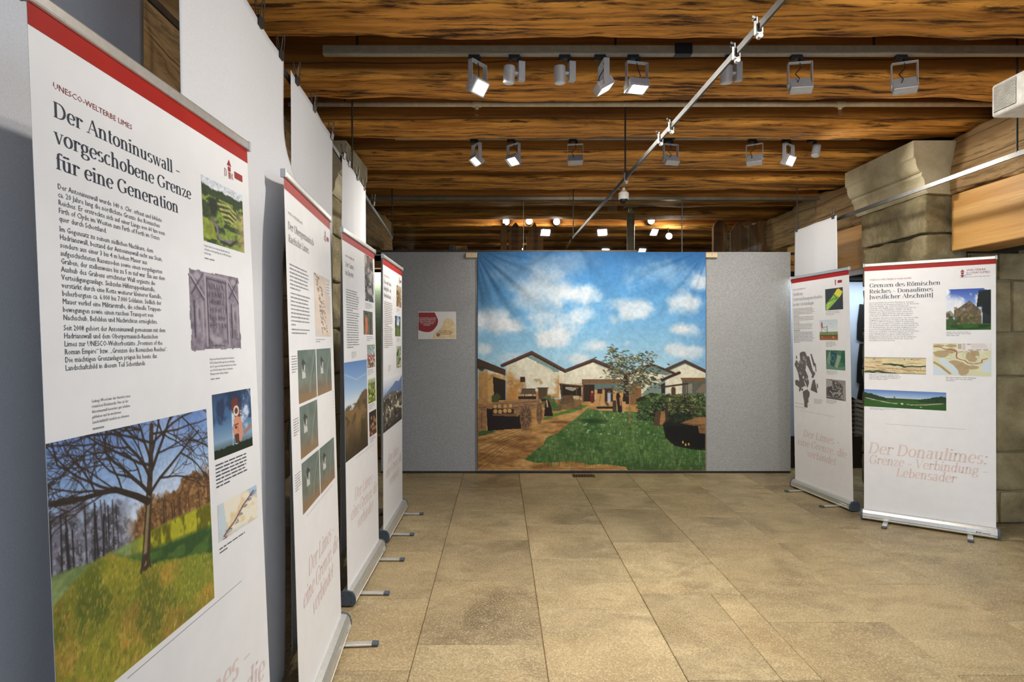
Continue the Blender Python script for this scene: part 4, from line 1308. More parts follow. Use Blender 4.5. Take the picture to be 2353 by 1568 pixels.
def pic_head():
    p = Pic(70, 78, 12)
    p.grad([(0, (52, 72, 104)), (.4, (72, 108, 150)), (.75, (130, 160, 186)), (1, (40, 52, 36))])
    n = p.fbm(5, 6, 4)
    p.blend(np.clip((n - .5) * 5, 0, .9) * (p.X > .45), (214, 222, 230)); p.blend(np.clip((.5 - n) * 4, 0, .7) * (p.Y < .5), (34, 44, 70))
    p.blend((p.Y > .84 + .05 * n) * 1.0, (30, 40, 26))
    p.poly([(.46, .30), (.48, .14), (.62, .10), (.66, .34), (.70, .44), (.56, .46)], (110, 52, 40)); p.ring(.58, .33, .06, .07, .03, (220, 214, 206))
    for k in range(6): p.line([(.66, .16 + .05 * k), (.73, .18 + .05 * k)], .014, (90, 46, 40))
    p.poly([(.50, .46), (.60, .42), (.70, .46), (.74, .66), (.70, .84), (.56, .86), (.48, .68)], (206, 142, 116))
    p.ell(.56, .60, .035, .03, (60, 36, 32), .5); p.line([(.52, .56), (.62, .55)], .02, (74, 44, 40)); p.poly([(.50, .72), (.62, .70), (.64, .86), (.54, .86)], (92, 56, 46)); p.line([(.60, .60), (.62, .68)], .015, (160, 96, 76))
    p.poly([(.74, .70), (1, .6), (1, .66), (.78, .78)], (176, 110, 80), .7)
    return p

def pic_map1():
    p = Pic(72, 40, 6, (236, 228, 208))
    p.blend(np.clip((p.fbm(4, 5, 3) - .5) * 5, 0, .8), (226, 196, 146)); p.poly([(0, 0), (.14, 0), (.2, .8), (0, 1)], (190, 208, 222), .8); p.poly([(.75, 0), (1, 0), (1, .25), (.86, .3)], (176, 200, 222))
    p.poly([(0, .86), (1, .96), (1, 1), (0, 1)], (190, 208, 222), .5)
    pts = [(.12, .9), (.25, .78), (.4, .66), (.52, .5), (.62, .36), (.75, .26), (.9, .12)]
    p.line(pts, .03, (70, 60, 80)); p.line([(x, y + .03) for x, y in pts], .02, (150, 90, 80))
    r = random.Random(2)
    for x, y in pts:
        for k in range(4): p.line([(x + r.uniform(-.1, .06), y + r.uniform(.02, .12)), (x + r.uniform(.02, .1), y + r.uniform(.02, .12))], .014, (90, 86, 96))
    return p

def pic_map2():
    p = Pic(54, 70, 16, (222, 206, 190))
    p.vary(p.fbm(6, 4, 4), .10); p.blend(np.clip((p.fbm(6, 2, 2) - .55) * 4, 0, .5), (206, 200, 198))
    r = random.Random(9)
    for k in range(90):
        t = r.random()
        x = .1 + .45 * t ** .6 + r.uniform(-.16, .16); y = t * .98 + r.uniform(-.03, .03)
        p.line([(x, y), (x + r.uniform(.03, .09), y + .006)], .016, (120, 92, 78), .8)
    p.poly([(.72, .06), (1, .08), (1, .28), (.74, .27)], (236, 232, 230))
    for k in range(4): p.line([(.76, .10 + .05 * k), (.94, .10 + .05 * k)], .014, (140, 120, 112))
    return p

def pic_tower(seed, side):
    p = Pic(44, 46, seed)
    p.grad([(0, (104, 118, 110)), (.55, (112, 122, 112)), (.8, (126, 116, 98)), (1, (146, 122, 96))])
    p.vary(p.fbm(5, 5, 4), .14)
    p.line([(.95, .02), (.66, .62), (.60, .95)], .05, (140, 146, 134), .8); p.line([(1.0, .10), (.72, .62)], .03, (76, 88, 78), .9)
    x = .30 if side else .26
    p.poly([(x - .06, .30), (x + .10, .30), (x + .12, .55), (x - .06, .55)], (196, 196, 190)); p.poly([(x - .1, .26), (x + .02, .18), (x + .15, .27)], (70, 66, 60)); p.line([(x, .22), (x, .34)], .09, (64, 62, 58)); p.line([(x - .02, .40), (x + .08, .41)], .02, (120, 116, 108))
    p.poly([(0, .80), (1, .90), (1, 1), (0, 1)], (140, 112, 82), .7)
    return p

def pic_hill(seed=21, pale=False):
    p = Pic(64, 76, seed)
    if pale:
        p.grad([(0, (240, 240, 242)), (.18, (200, 208, 222)), (.32, (150, 168, 200)), (.45, (110, 120, 132)), (1, (66, 60, 52))])
        p.poly([(.45, .20), (.62, .13), (.82, .16), (1.01, .05), (1.01, .45), (.3, .46), (.0, .34)], (106, 128, 168)); p.poly([(0, .36), (.4, .30), (1.01, .40), (1.01, 1), (0, 1)], (104, 100, 88))
        p.blend((p.Y > .4) * (p.fbm(9, 8, 4) > .52) * .8, (52, 46, 40)); p.blend((p.Y > .36) * (p.fbm(14, 12, 3) > .66), (214, 200, 170))
        p.blend(np.clip((p.Y - .7) * 3, 0, .8), (40, 36, 34))
    else:
        p.grad([(0, (96, 136, 196)), (.3, (162, 192, 224)), (.42, (212, 222, 230)), (1, (90, 70, 46))])
        p.poly([(0, .52), (.3, .50), (.5, .44), (.72, .36), (.9, .33), (1.01, .35), (1.01, 1), (0, 1)], (112, 90, 62))
        p.blend((p.Y > .44) * (p.fbm(10, 7, 4) > .54) * .8, (74, 66, 38)); p.blend((p.Y > .5) * (p.fbm(6, 5, 3) > .56) * .6, (150, 116, 70)); p.blend(np.clip((p.Y - .66) * 3, 0, .85), (52, 44, 30))
        p.line([(0, .12), (.5, .20), (1, .16)], .01, (220, 228, 238), .6)
    return p

def pic_small(kind, seed):
    p = Pic(36, 36, seed)
    n = p.fbm(6, 6, 4)
    if kind == 'rock':
        p.grad([(0, (120, 86, 62)), (.4, (110, 108, 106)), (1, (78, 74, 72))]); p.blend((n > .56), (40, 36, 36)); p.blend((p.fbm(9, 5, 3) > .6), (176, 170, 164))
    elif kind == 'person':
        p.grad([(0, (86, 100, 66)), (.6, (104, 96, 74)), (1, (120, 104, 84))]); p.blend((p.fbm(2, 9, 3) > .55) * .8, (58, 50, 40)); p.poly([(.16, .30), (.40, .28), (.44, .7), (.38, 1), (.2, 1)], (206, 110, 66)); p.ell(.3, .20, .09, .10, (170, 120, 96), .3); p.ell(.3, .13, .1, .06, (40, 36, 40), .3)
    elif kind == 'wood':
        p.grad([(0, (196, 196, 170)), (.35, (140, 120, 84)), (1, (150, 110, 70))]); p.blend((p.fbm(2, 10, 3) > .56) * .8, (84, 66, 44)); p.blend((n > .6), (206, 170, 120))
    elif kind == 'trees':
        p.grad([(0, (120, 150, 196)), (.4, (222, 228, 234)), (.5, (90, 104, 60)), (1, (140, 150, 70))]); p.blend(((p.X < .3) | (p.X > .75)) * (p.Y < .6) * (n > .34), (50, 66, 42)); p.blend((p.Y > .5) * (n > .5) * .7, (70, 84, 40))
    elif kind == 'flowers':
        p.grad([(0, (120, 140, 110)), (.35, (150, 176, 190)), (.5, (150, 90, 80)), (1, (70, 72, 50))]); p.blend((n > .58) * (p.Y > .4), (176, 60, 60)); p.blend((p.fbm(12, 12, 2) > .66), (210, 206, 190))
    elif kind == 'field':
        p.grad([(0, (190, 200, 206)), (.2, (120, 140, 96)), (1, (110, 130, 50))]); p.blend((p.Y > .2) * (n > .52), (64, 92, 36)); p.blend((p.fbm(10, 8, 2) > .66), (206, 190, 70))
    elif kind == 'finds':
        p.grad([(0, (40, 32, 28)), (1, (96, 62, 46))])
        r = random.Random(seed)
        for k in range(14): p.ell(r.random(), r.uniform(.2, 1), .07, .09, (206, 156, 116), .4)
    elif kind == 'ruin':
        p.grad([(0, (160, 190, 150)), (1, (90, 104, 60))]); p.blend((n > .52), (60, 66, 40)); p.blend((p.fbm(8, 4, 3) > .58), (196, 186, 150))
    return p

def pic_scan():
    p = Pic(50, 46, 41, (58, 64, 68))
    p.vary(p.fbm(8, 8, 3), .1)
    p.poly([(.02, .72), (.30, .48), (.68, .06), (.78, .04), (.98, .20), (.92, .32), (.6, .62), (.16, .98), (.04, .98)], (150, 190, 80)); p.poly([(.52, .26), (.68, .05), (.78, .04), (.98, .2), (.92, .32), (.80, .44)], (228, 216, 70)); p.line([(.2, .60), (.5, .48), (.62, .5), (.7, .42)], .05, (92, 140, 50)); p.line([(.50, .30), (.66, .48)], .04, (80, 110, 40)); p.line([(.08, .95), (.2, .7), (.34, .62)], .04, (196, 226, 130))
    return p

def pic_survey():
    p = Pic(52, 46, 42)
    p.grad([(0, (202, 214, 222)), (.58, (226, 230, 230)), (.6, (120, 148, 90)), (.74, (120, 146, 86)), (.75, (120, 74, 44)), (1, (170, 112, 66))])
    p.line([(.14, .2), (.14, .38)], .07, (190, 44, 36)); p.line([(.13, .36), (.12, .6)], .035, (180, 140, 110)); p.ell(.14, .14, .03, .035, (90, 60, 50)); p.line([(.16, .36), (.42, .36), (.43, .6)], .02, (80, 86, 84)); p.line([(.2, .4), (.43, .58)], .012, (80, 86, 84)); p.line([(.42, .3), (.44, .66)], .03, (96, 104, 96))
    for rr in (.1, .18): p.ring(.6, .48, rr, rr * 1.6, .008, (170, 180, 186))
    p.ell(.76, .86, .05, .06, (206, 150, 100)); p.ell(.14, .84, .025, .03, (214, 190, 150)); p.blend((p.Y > .74) * (p.Y < .77), (92, 52, 34))
    return p

def pic_crop():
    p = Pic(48, 44, 43, (72, 112, 92))
    p.vary(p.fbm(4, 4, 3), .16)
    p.poly([(.02, .62), (.16, .10), (.28, .04), (.22, .8)], (130, 154, 130)); p.poly([(.26, .03), (.58, .16), (.40, .84), (.22, .74)], (44, 84, 92)); p.poly([(.62, .22), (.80, .30), (.60, .94), (.46, .84)], (148, 166, 136)); p.ring(.36, .42, .09, .16, .03, (96, 140, 136)); p.poly([(.82, .1), (1, .0), (1, .62), (.76, .6)], (44, 100, 78)); p.poly([(0, .7), (.5, .9), (1, .8), (1, 1), (0, 1)], (110, 150, 124), .8)
    return p

def pic_magnet():
    p = Pic(48, 48, 44, (104, 98, 96))
    p.poly([(0, 0), (.34, .06), (.34, .32), (.06, .4), (0, .5)], (168, 164, 160)); p.poly([(.34, .05), (.62, .08), (.66, .2), (1, .2), (1, 0), (.3, 0)], (150, 146, 144)); p.poly([(.85, .2), (1, .2), (1, 1), (.88, .95)], (158, 152, 148)); p.poly([(.36, .08), (.62, .12), (.84, .22), (.86, .94), (.3, .84), (.08, .72), (.1, .42), (.34, .36)], (84, 80, 80))
    p.blend(p.inside([(.36, .08), (.84, .22), (.86, .94), (.3, .84)]) * (p.fbm(12, 12, 4) > .58) * .8, (186, 182, 178)); p.line([(.2, .6), (.32, .7), (.38, .86)], .03, (214, 210, 206)); p.line([(.66, .3), (.72, .6), (.8, .76)], .02, (176, 172, 168)); p.line([(0, .88), (.2, .9)], .02, (220, 218, 216))
    return p

def pic_castle():
    p = Pic(86, 84, 51)
    p.grad([(0, (62, 88, 176)), (.3, (112, 146, 212)), (.55, (206, 216, 228)), (1, (120, 140, 160))])
    n = p.fbm(4, 4, 5)
    c = np.clip((n - .50) * 7, 0, 1) * (p.Y < .6); p.blend(c, (236, 240, 246)); p.blend(np.clip((.42 - np.hypot(p.X - .12, (p.Y - .45) * 1.2)) * 4, 0, .9), (232, 236, 242))
    p.poly([(.18, .50), (.26, .48), (.40, .38), (.53, .29), (.66, .42), (.78, .52), (.8, .86), (.2, .86)], (98, 86, 64)); p.poly([(.40, .38), (.53, .29), (.66, .42), (.52, .42)], (84, 62, 66)); p.blend(p.inside([(.18, .5), (.53, .3), (.78, .52), (.8, .86), (.2, .86)]) * soft(p.fbm(14, 14, 3), .56) * .7, (136, 120, 84))
    p.ell(.41, .50, .025, .04, (120, 150, 190), .2); p.line([(.19, .46), (.24, .46), (.24, .66), (.20, .66)], .03, (128, 108, 76)); p.poly([(0, .6), (.08, .57), (.1, .66), (0, .68)], (196, 92, 52)); p.poly([(0, .56), (.1, .52), (.18, .62), (.2, .6), (.2, .7), (0, .7)], (40, 62, 34), .5)
    tr = np.clip((n - .40) * 9, 0, 1) * (p.X > .70 - .12 * (p.Y - .3)) * (p.Y < .95) * (p.X > .66); p.blend(tr * (p.Y > .04), (22, 32, 28)); p.blend((p.X > .82) * (p.Y < .92) * (p.Y > .3) * .9, (20, 28, 26))
    g = (p.Y > .84 + .03 * n); p.blend(g * 1.0, (50, 96, 36)); p.blend((p.Y > .87) * soft(p.fbm(6, 3, 2), .5) * .8, (30, 52, 24)); p.blend((p.Y > .66) * (p.Y < .9) * (p.X < .34) * soft(p.fbm(10, 10, 2), .46) * .9, (52, 74, 34)); p.blend((p.Y > .68) * (p.Y < .88) * (p.X > .3) * (p.X < .7) * soft(p.fbm(9, 9, 2), .56) * .7, (70, 80, 40))
    return p

def pic_danube():
    p = Pic(110, 76, 52, (214, 214, 178))
    n = p.fbm(5, 6, 4); p.vary(n, .05)
    br = (172, 148, 110)
    for cx, cy, rx, ry in ((.14, .30, .18, .13), (.30, .24, .14, .08), (.66, .42, .10, .14), (.74, .30, .08, .16), (.52, .78, .1, .2), (.42, .62, .16, .10), (.70, .74, .14, .06), (.1, .08, .12, .06), (.3, .08, .1, .05)):
        d = np.hypot((p.X - cx) / rx, (p.Y - cy) / ry) + (n - .5) * 1.6
        p.blend(np.clip((1 - d) * 5, 0, .85), br)
    sea = (206, 218, 226)
    p.poly([(.10, .48), (.18, .44), (.26, .56), (.36, .68), (.44, .84), (.46, 1), (.36, .96), (.26, .78), (.16, .66)], sea); p.poly([(0, .66), (.10, .76), (.26, .94), (.26, 1), (0, 1)], sea); p.poly([(.90, .56), (1, .44), (1, .88), (.86, .86), (.84, .70)], sea); p.line([(.02, .60), (.14, .72), (.24, .86), (.30, .94)], .05, br)
    red = (150, 44, 36)
    p.line([(0, .12), (.06, .11), (.12, .12), (.2, .18), (.3, .19), (.38, .22), (.42, .27), (.41, .38), (.42, .46), (.48, .50), (.56, .53), (.60, .60), (.68, .63), (.76, .62), (.84, .58), (.85, .50), (.93, .46)], .016, red); p.line([(.44, .28), (.52, .26)], .01, red)
    p.ring(.66, .38, .14, .14, .005, (150, 150, 130)); p.ring(.30, .32, .13, .16, .005, (170, 160, 140))
    p.poly([(.42, .0), (1, .0), (1, .22), (.42, .22)], (232, 226, 222)); p.poly([(.44, .02), (.50, .02), (.50, .18), (.44, .18)], (186, 170, 138))
    for k in range(4): p.line([(.52, .03 + .05 * k), (.56, .03 + .05 * k)], .012, (90, 90, 90)); p.line([(.67, .03 + .05 * k), (.9 + .02 * k, .03 + .05 * k)], .008, (150, 140, 140))
    p.line([(.60, .03), (.65, .03)], .014, red); p.line([(.62, .2), (.68, .2)], .014, (60, 60, 70)); p.line([(.76, .2), (.82, .2)], .014, (60, 60, 70)); p.line([(.88, .2), (.94, .2)], .014, (60, 60, 70))
    return p

def pic_table():
    p = Pic(120, 40, 53, (216, 200, 156))
    p.vary(p.fbm(6, 12, 4), .10)
    br = (128, 92, 56)
    r = random.Random(4)
    for k in range(34):
        y = r.uniform(.05, .95); x = r.uniform(0, .8)
        p.line([(x + .05 * i, y + r.uniform(-.02, .02)) for i in range(r.randint(2, 6))], .02, br, .7)
    gr = (30, 62, 48)
    p.line([(.33, .42), (.42, .42), (.50, .48), (.58, .46), (.66, .56), (.78, .52), (.9, .54), (1, .50)], .07, gr); p.line([(.44, .40), (.56, .44), (.62, .46)], .05, gr); p.line([(0, .92), (.06, .88), (.14, .94), (.22, .86), (.34, .95), (.5, .97)], .07, gr)
    p.line([(0, .99), (1, .99)], .03, gr); p.line([(0, .6), (.3, .66), (.6, .72), (1, .78)], .025, (156, 70, 40)); p.line([(0, .01), (1, .01)], .03, (60, 60, 50))
    for x, y in ((.16, .12), (.66, .12), (.775, .11)): p.ell(x, y, .016, .05, (60, 120, 190), .4)
    for k in range(14): p.ell(r.uniform(.4, 1), r.uniform(.62, .95), .008, .025, (110, 60, 40), .4)
    return p

def pic_pano():
    p = Pic(130, 40, 54)
    p.grad([(0, (96, 128, 190)), (.3, (150, 178, 214)), (.44, (186, 202, 216)), (.46, (62, 92, 44)), (1, (46, 92, 34))])
    n = p.fbm(6, 20, 4)
    dl = np.clip(.26 - np.abs(p.X - 0) * .9, 0, 1) * 1.3; dr = np.clip(.20 - np.abs(p.X - .97) * .7, 0, 1)
    p.blend(((p.Y > .46 - dl * (.6 + .8 * n)) & (p.Y < .58) & (p.X < .3)) * 1.0, (38, 62, 34)); p.blend(((p.Y > .46 - dr * (.8 + .8 * n)) & (p.Y < .6) & (p.X > .68)) * 1.0, (34, 58, 32))
    p.blend((p.Y > .45) * (p.Y < .55) * (n > .4) * .8, (44, 70, 38)); p.ell(.385, .40, .012, .06, (52, 76, 48), .5)
    pal = (206, 200, 184)
    p.line([(.03, .50), (.12, .58), (.25, .68), (.34, .74)], .03, pal); p.poly([(.34, .70), (.43, .70), (.42, .78), (.37, .78)], pal); p.poly([(.465, .70), (.495, .70), (.495, .78), (.465, .78)], (226, 222, 212)); p.poly([(.53, .72), (.60, .76), (.6, .8), (.53, .78)], pal); p.line([(.58, .78), (.75, .74), (.96, .62)], .03, pal); p.poly([(.69, .86), (.715, .86), (.715, .91), (.69, .91)], (226, 226, 220)); p.blend((p.Y > .6) * (p.fbm(8, 10, 3) > .55) * .35, (34, 76, 26))
    return p

def pic_plan():
    p = Pic(120, 170, 55, (106, 100, 98))
    A = np.zeros_like(p.X)
    shapes = [[(.26, .05), (.38, .02), (.50, .02), (.58, .10), (.66, .10), (.72, .20), (.80, .34), (.86, .36), (.90, .38), (.82, .46), (.76, .48), (.70, .40), (.62, .30), (.54, .26), (.50, .34), (.60, .44), (.64, .56), (.56, .66), (.44, .62), (.36, .66), (.22, .62), (.22, .50), (.14, .36), (.03, .26), (.10, .18), (.16, .18), (.2, .22), (.28, .16)],
              [(.70, .06), (.76, .05), (.88, .22), (.86, .30), (.80, .24)], [(.86, .20), (.92, .22), (.94, .36), (.9, .36)], [(.04, .54), (.14, .52), (.22, .54), (.34, .58), (.32, .68), (.24, .74), (.20, .72), (.22, .66), (.06, .62)],
              [(.78, .50), (.86, .48), (.90, .56), (.94, .64), (.96, .72), (.84, .70), (.68, .68), (.72, .60)], [(.92, .54), (.98, .56), (1, .62), (.95, .64)], [(.36, .72), (.56, .66), (.66, .72), (.64, .80), (.60, .82), (.60, .90), (.56, .91), (.56, .99), (.42, .99), (.42, .90), (.38, .82)],
              [(.10, .10), (.14, .09), (.17, .14), (.12, .18)], [(.30, .68), (.38, .66), (.40, .70), (.32, .72)]]
    for s in shapes: A = np.maximum(A, p.inside(s))
    holes = [[(.52, .27), (.56, .26), (.76, .42), (.74, .43)], [(.60, .48), (.66, .44), (.70, .46), (.64, .52)], [(.38, .46), (.42, .45), (.43, .48), (.39, .49)], [(.44, .54), (.48, .56), (.56, .66), (.54, .68)]]
    for s in holes: A = np.where(p.inside(s) > 0, 0, A)
    p.blend((p.fbm(22, 16, 4) > .60) * (np.hypot(p.X - .40, p.Y - .36) < .26) * .8, (172, 166, 160)); p.vary(p.fbm(40, 30, 2), .10)
    return p, A > .5

def pic_mural():
    X0, Y0, X1, Y1 = 52, 27, 1605, 1515
    p = Pic(470, 450, 77, frame=(X0, Y0, X1, Y1))
    p.grad([(27, (48, 104, 158)), (250, (78, 140, 192)), (500, (112, 168, 208)), (760, (158, 200, 220)), (1100, (170, 205, 220)), (1515, (170, 205, 220))])
    p.blend(np.clip((420 - p.X) / 900, 0, .38) * (p.Y < 500), (66, 96, 124)); p.blend(np.clip((p.X - 1350) / 900, 0, .3), (40, 100, 176))
    n = p.fbm(5, 5, 6, .55); n2 = p.fbm(9, 9, 5, .6)
    def cloud(cx, cy, rx, ry, k, c=(218, 222, 224)):
        d = np.hypot((p.X - cx) / rx, (p.Y - cy) / ry)
        f = np.clip((1.12 - d + (n - .5) * 2.2 + (n2 - .5) * 1.1) * 1.25, 0, 1)
        p.blend(f * f * (3 - 2 * f) * k, c)
    for a in ((600, 110, 300, 110, .5, (150, 166, 182)), (330, 200, 300, 160, .35, (150, 166, 182)), (520, 260, 220, 120, .6, (176, 188, 198)), (700, 320, 170, 80, .9), (430, 350, 260, 120, .6, (190, 200, 206)), (330, 540, 330, 130, .95), (200, 480, 180, 120, .6), (560, 610, 150, 80, .9), (780, 450, 110, 50, .6),
              (1150, 420, 280, 80, .8), (980, 490, 90, 80, .6), (1330, 180, 300, 130, .55, (172, 200, 226)), (1480, 370, 230, 110, .85), (1560, 260, 110, 90, .8), (880, 660, 150, 60, .85), (1430, 550, 130, 60, .95), (1520, 560, 90, 70, .6), (1390, 690, 120, 60, .8), (1510, 710, 90, 60, .7), (730, 760, 140, 50, .8), (90, 690, 90, 60, .8), (940, 570, 60, 50, .7), (1070, 650, 60, 60, .6), (300, 740, 130, 50, .5)):
        cloud(*a)
    wall, och, teal, brn, dk = (224, 218, 194), (190, 144, 82), (124, 146, 140), (88, 62, 44), (40, 30, 24)
    wn = p.fbm(14, 14, 5)
    ground = (p.Y > 1030) * 1.0
    p.blend(ground, (178, 132, 76))
    # houses
    def house(pts, dirt=930):
        m = p.inside(pts); p.blend(m, wall); p.blend(m * np.clip((wn - .5) * 3, 0, .35), (196, 186, 156)); p.blend(m * np.clip((p.Y - dirt) / 60 + (wn - .5) * 6, 0, .9), och); p.blend(m * (p.Y > dirt - 40) * soft(p.fbm(30, 30, 3), .58) * .5, (150, 104, 56)); return m
    house([(57, 815), (243, 868), (243, 1060), (57, 1060)], 880); p.poly([(57, 815), (120, 832), (120, 1060), (57, 1060)], (150, 112, 64), .45)
    p.poly([(52, 752), (243, 828), (243, 870), (110, 826), (52, 822)], (74, 54, 38)); p.poly([(60, 800), (110, 815), (84, 842), (60, 830)], (40, 52, 54), .8); p.poly([(155, 875), (243, 902), (243, 1036), (165, 1036)], (46, 34, 26))
    house([(640, 842), (840, 770), (1060, 860), (1060, 1045), (640, 1020)], 960); p.poly([(840, 772), (935, 800), (1060, 866), (1060, 885), (960, 836), (850, 790)], teal, .6)
    p.line([(648, 836), (840, 762), (1058, 850)], 20, (84, 60, 44)); p.line([(648, 846), (840, 774), (1058, 862)], 8, (54, 42, 34))
    m = house([(245, 805), (420, 720), (608, 826), (640, 845), (640, 1022), (245, 1032)], 930); p.poly([(608, 826), (640, 845), (640, 1022), (608, 1022)], (236, 230, 208), .7)
    p.poly([(385, 742), (430, 722), (610, 826), (606, 842), (574, 846)], teal); p.line([(390, 750), (450, 778)], 7, (232, 228, 206)); p.line([(470, 786), (560, 832)], 5, (232, 228, 206), .7)
    p.line([(218, 800), (420, 712), (650, 838)], 22, (88, 62, 46)); p.line([(222, 808), (420, 724), (646, 846)], 8, (50, 38, 30))
    for k in range(9): p.ell(440 + 22 * k, 735 + 12.0 * k, 6, 6, (46, 36, 30))
    p.poly([(343, 878), (376, 878), (376, 912), (343, 912)], (66, 40, 32)); p.poly([(275, 945), (318, 945), (318, 1030), (262, 1030)], (186, 128, 66), .8); p.poly([(463, 952), (528, 952), (524, 1030), (467, 1030)], (92, 74, 54)); p.line([(460, 954), (531, 954)], 8, (70, 54, 40))
    for k in range(5): p.line([(472 + 11 * k, 960), (472 + 11 * k, 1028)], 2, (60, 46, 34))
    # porch
    p.poly([(610, 925), (620, 922), (760, 938), (760, 1010), (620, 1012)], (44, 34, 26)); p.poly([(650, 945), (740, 952), (700, 975), (650, 960)], (190, 182, 158), .8); p.line([(612, 926), (764, 942)], 9, (92, 68, 48)); p.line([(624, 926), (624, 1020)], 8, (84, 62, 44)); p.line([(726, 940), (726, 1015)], 7, (84, 62, 44))
    p.poly([(700, 1005), (742, 1005), (738, 1030), (705, 1030)], (196, 176, 138)); p.poly([(636, 1005), (700, 1000), (710, 1050), (600, 1075)], (96, 70, 48))
    p.poly([(762, 895), (1044, 893), (1052, 925), (764, 925)], (120, 90, 62)); p.blend(p.inside([(762, 895), (1044, 893), (1052, 925), (764, 925)]) * soft(p.fbm(60, 10, 2), .55) * .6, (82, 60, 42))
    p.poly([(764, 925), (1050, 925), (1050, 968), (764, 968)], (100, 116, 108)); p.poly([(768, 930), (850, 930), (850, 1046), (772, 1046)], (54, 38, 28)); p.poly([(855, 966), (1045, 966), (1045, 1046), (855, 1046)], (196, 152, 92)); p.poly([(868, 960), (903, 960), (903, 992), (868, 992)], (60, 38, 30)); p.poly([(918, 956), (973, 956), (973, 1046), (918, 1046)], (60, 42, 32)); p.line([(915, 958), (976, 958)], 7, (84, 60, 42)); p.line([(770, 925), (770, 1046)], 10, (110, 80, 54)); p.line([(884, 1046), (890, 1000)], 3, (90, 66, 44))
    # right houses
    house([(1335, 828), (1465, 772), (1605, 838), (1605, 1025), (1335, 1025)], 990); p.poly([(1335, 830), (1465, 772), (1605, 838), (1605, 852), (1465, 792), (1345, 845)], teal, .75); p.line([(1335, 826), (1465, 769), (1607, 838)], 16, (78, 60, 50)); p.line([(1340, 836), (1465, 781), (1604, 848)], 6, (50, 42, 38))
    m = house([(1072, 865), (1230, 794), (1385, 852), (1335, 900), (1325, 1010), (1072, 1060)], 1010); p.poly([(1120, 838), (1230, 795), (1385, 852), (1340, 868), (1240, 850)], (98, 122, 116), .9); p.poly([(1165, 1000), (1225, 940), (1330, 900), (1325, 1010)], (98, 122, 116), .8); p.line([(1066, 864), (1230, 791), (1388, 852)], 16, (72, 54, 42)); p.line([(1072, 872), (1230, 803)], 6, (46, 38, 32))
    p.poly([(1080, 930), (1166, 900), (1166, 1062), (1080, 1070)], (132, 96, 60)); p.poly([(1048, 868), (1088, 870), (1090, 1062), (1040, 1062)], (44, 34, 28)); p.poly([(1300, 930), (1328, 915), (1328, 1005), (1302, 1005)], (50, 38, 30))
    p.poly([(1432, 884), (1605, 882), (1605, 906), (1446, 908)], (118, 86, 56)); p.poly([(1446, 908), (1605, 906), (1605, 1010), (1446, 1010)], (92, 92, 82)); p.poly([(1470, 925), (1515, 925), (1515, 990), (1470, 990)], (176, 170, 148), .5); p.line([(1308, 900), (1360, 876), (1426, 850)], 20, (60, 44, 34)); p.line([(1305, 948), (1400, 935), (1484, 924)], 12, (70, 52, 38)); p.line([(1480, 930), (1480, 1000)], 6, (70, 52, 38)); p.line([(1385, 960), (1385, 1020)], 30, (84, 60, 44))
    for k in range(5): p.line([(1540 + 14 * k, 985), (1590 + 14 * k, 925)], 5, (150, 130, 100))
    # earth and path
    st = p.fbm(46, 10, 4); m = p.Y > 1035
    p.blend(m * (p.Y > 1060) * np.clip((st - .5) * 4, 0, .6), (206, 164, 104)); p.blend(m * (p.Y > 1150) * (p.X < 760) * np.clip((.48 - st) * 5, 0, .7), (124, 84, 44)); p.poly([(780, 1046), (1060, 1046), (1060, 1110), (870, 1106), (850, 1060)], (196, 152, 100))
    for k in range(7):
        p.line([(57, 1320 + 34 * k), (230, 1262 + 20 * k), (420, 1200 + 12 * k)], 4, (96, 64, 36), .6)
    # grass
    gm = p.inside([(800, 1092), (900, 1108), (1100, 1112), (1200, 1130), (1605, 1180), (1605, 1515), (1075, 1515), (1060, 1490), (900, 1470), (820, 1478), (700, 1450), (560, 1462), (440, 1462), (370, 1440), (440, 1380), (500, 1340), (520, 1290), (600, 1260), (680, 1190), (745, 1140)])
    gs = p.fbm(34, 60, 4)
    p.blend(gm, (78, 108, 56)); p.blend(gm * soft(gs, .52) * .6, (98, 128, 68)); p.blend(gm * soft(p.fbm(16, 12, 4), .56) * .6, (54, 92, 42)); p.blend(gm * np.clip((p.Y - 1400) / 160, 0, .5) * (p.X > 900), (42, 72, 36)); p.blend(gm * soft(p.fbm(80, 110, 2), .7) * .4, (146, 166, 110)); p.blend(gm * (p.Y < 1300) * soft(p.fbm(120, 120, 1), .9) * .8, (206, 214, 186))
    p.ell(850, 1181, 105, 20, (34, 62, 32), .7, .9); p.ell(790, 1172, 60, 12, (40, 70, 36), .7, .8)
    p.poly([(490, 1165), (560, 1130), (640, 1112), (760, 1070), (806, 1070), (780, 1088), (700, 1120), (600, 1140), (510, 1170)], (92, 132, 58)); p.poly([(57, 1240), (150, 1240), (180, 1250), (100, 1275), (57, 1282)], (66, 92, 46)); p.ell(600, 1185, 90, 10, (110, 76, 44), .6, .8)
    # plants, fences, people
    lf = p.fbm(34, 40, 3)
    for (x, y, rx, ry, c) in ((170, 1020, 40, 34, (70, 78, 40)), (545, 1050, 60, 50, (96, 104, 62)), (590, 1075, 60, 34, (78, 104, 56)), (660, 1040, 70, 34, (104, 82, 56))):
        d = np.hypot((p.X - x) / rx, (p.Y - y) / ry); p.blend((d < 1) * soft(lf, .48), c)
    for k in range(16): p.line([(600 + 10.4 * k, 1040 - (k % 3) * 5), (600 + 10.4 * k, 1098)], 7, (112 - 6 * (k % 4), 84, 58))
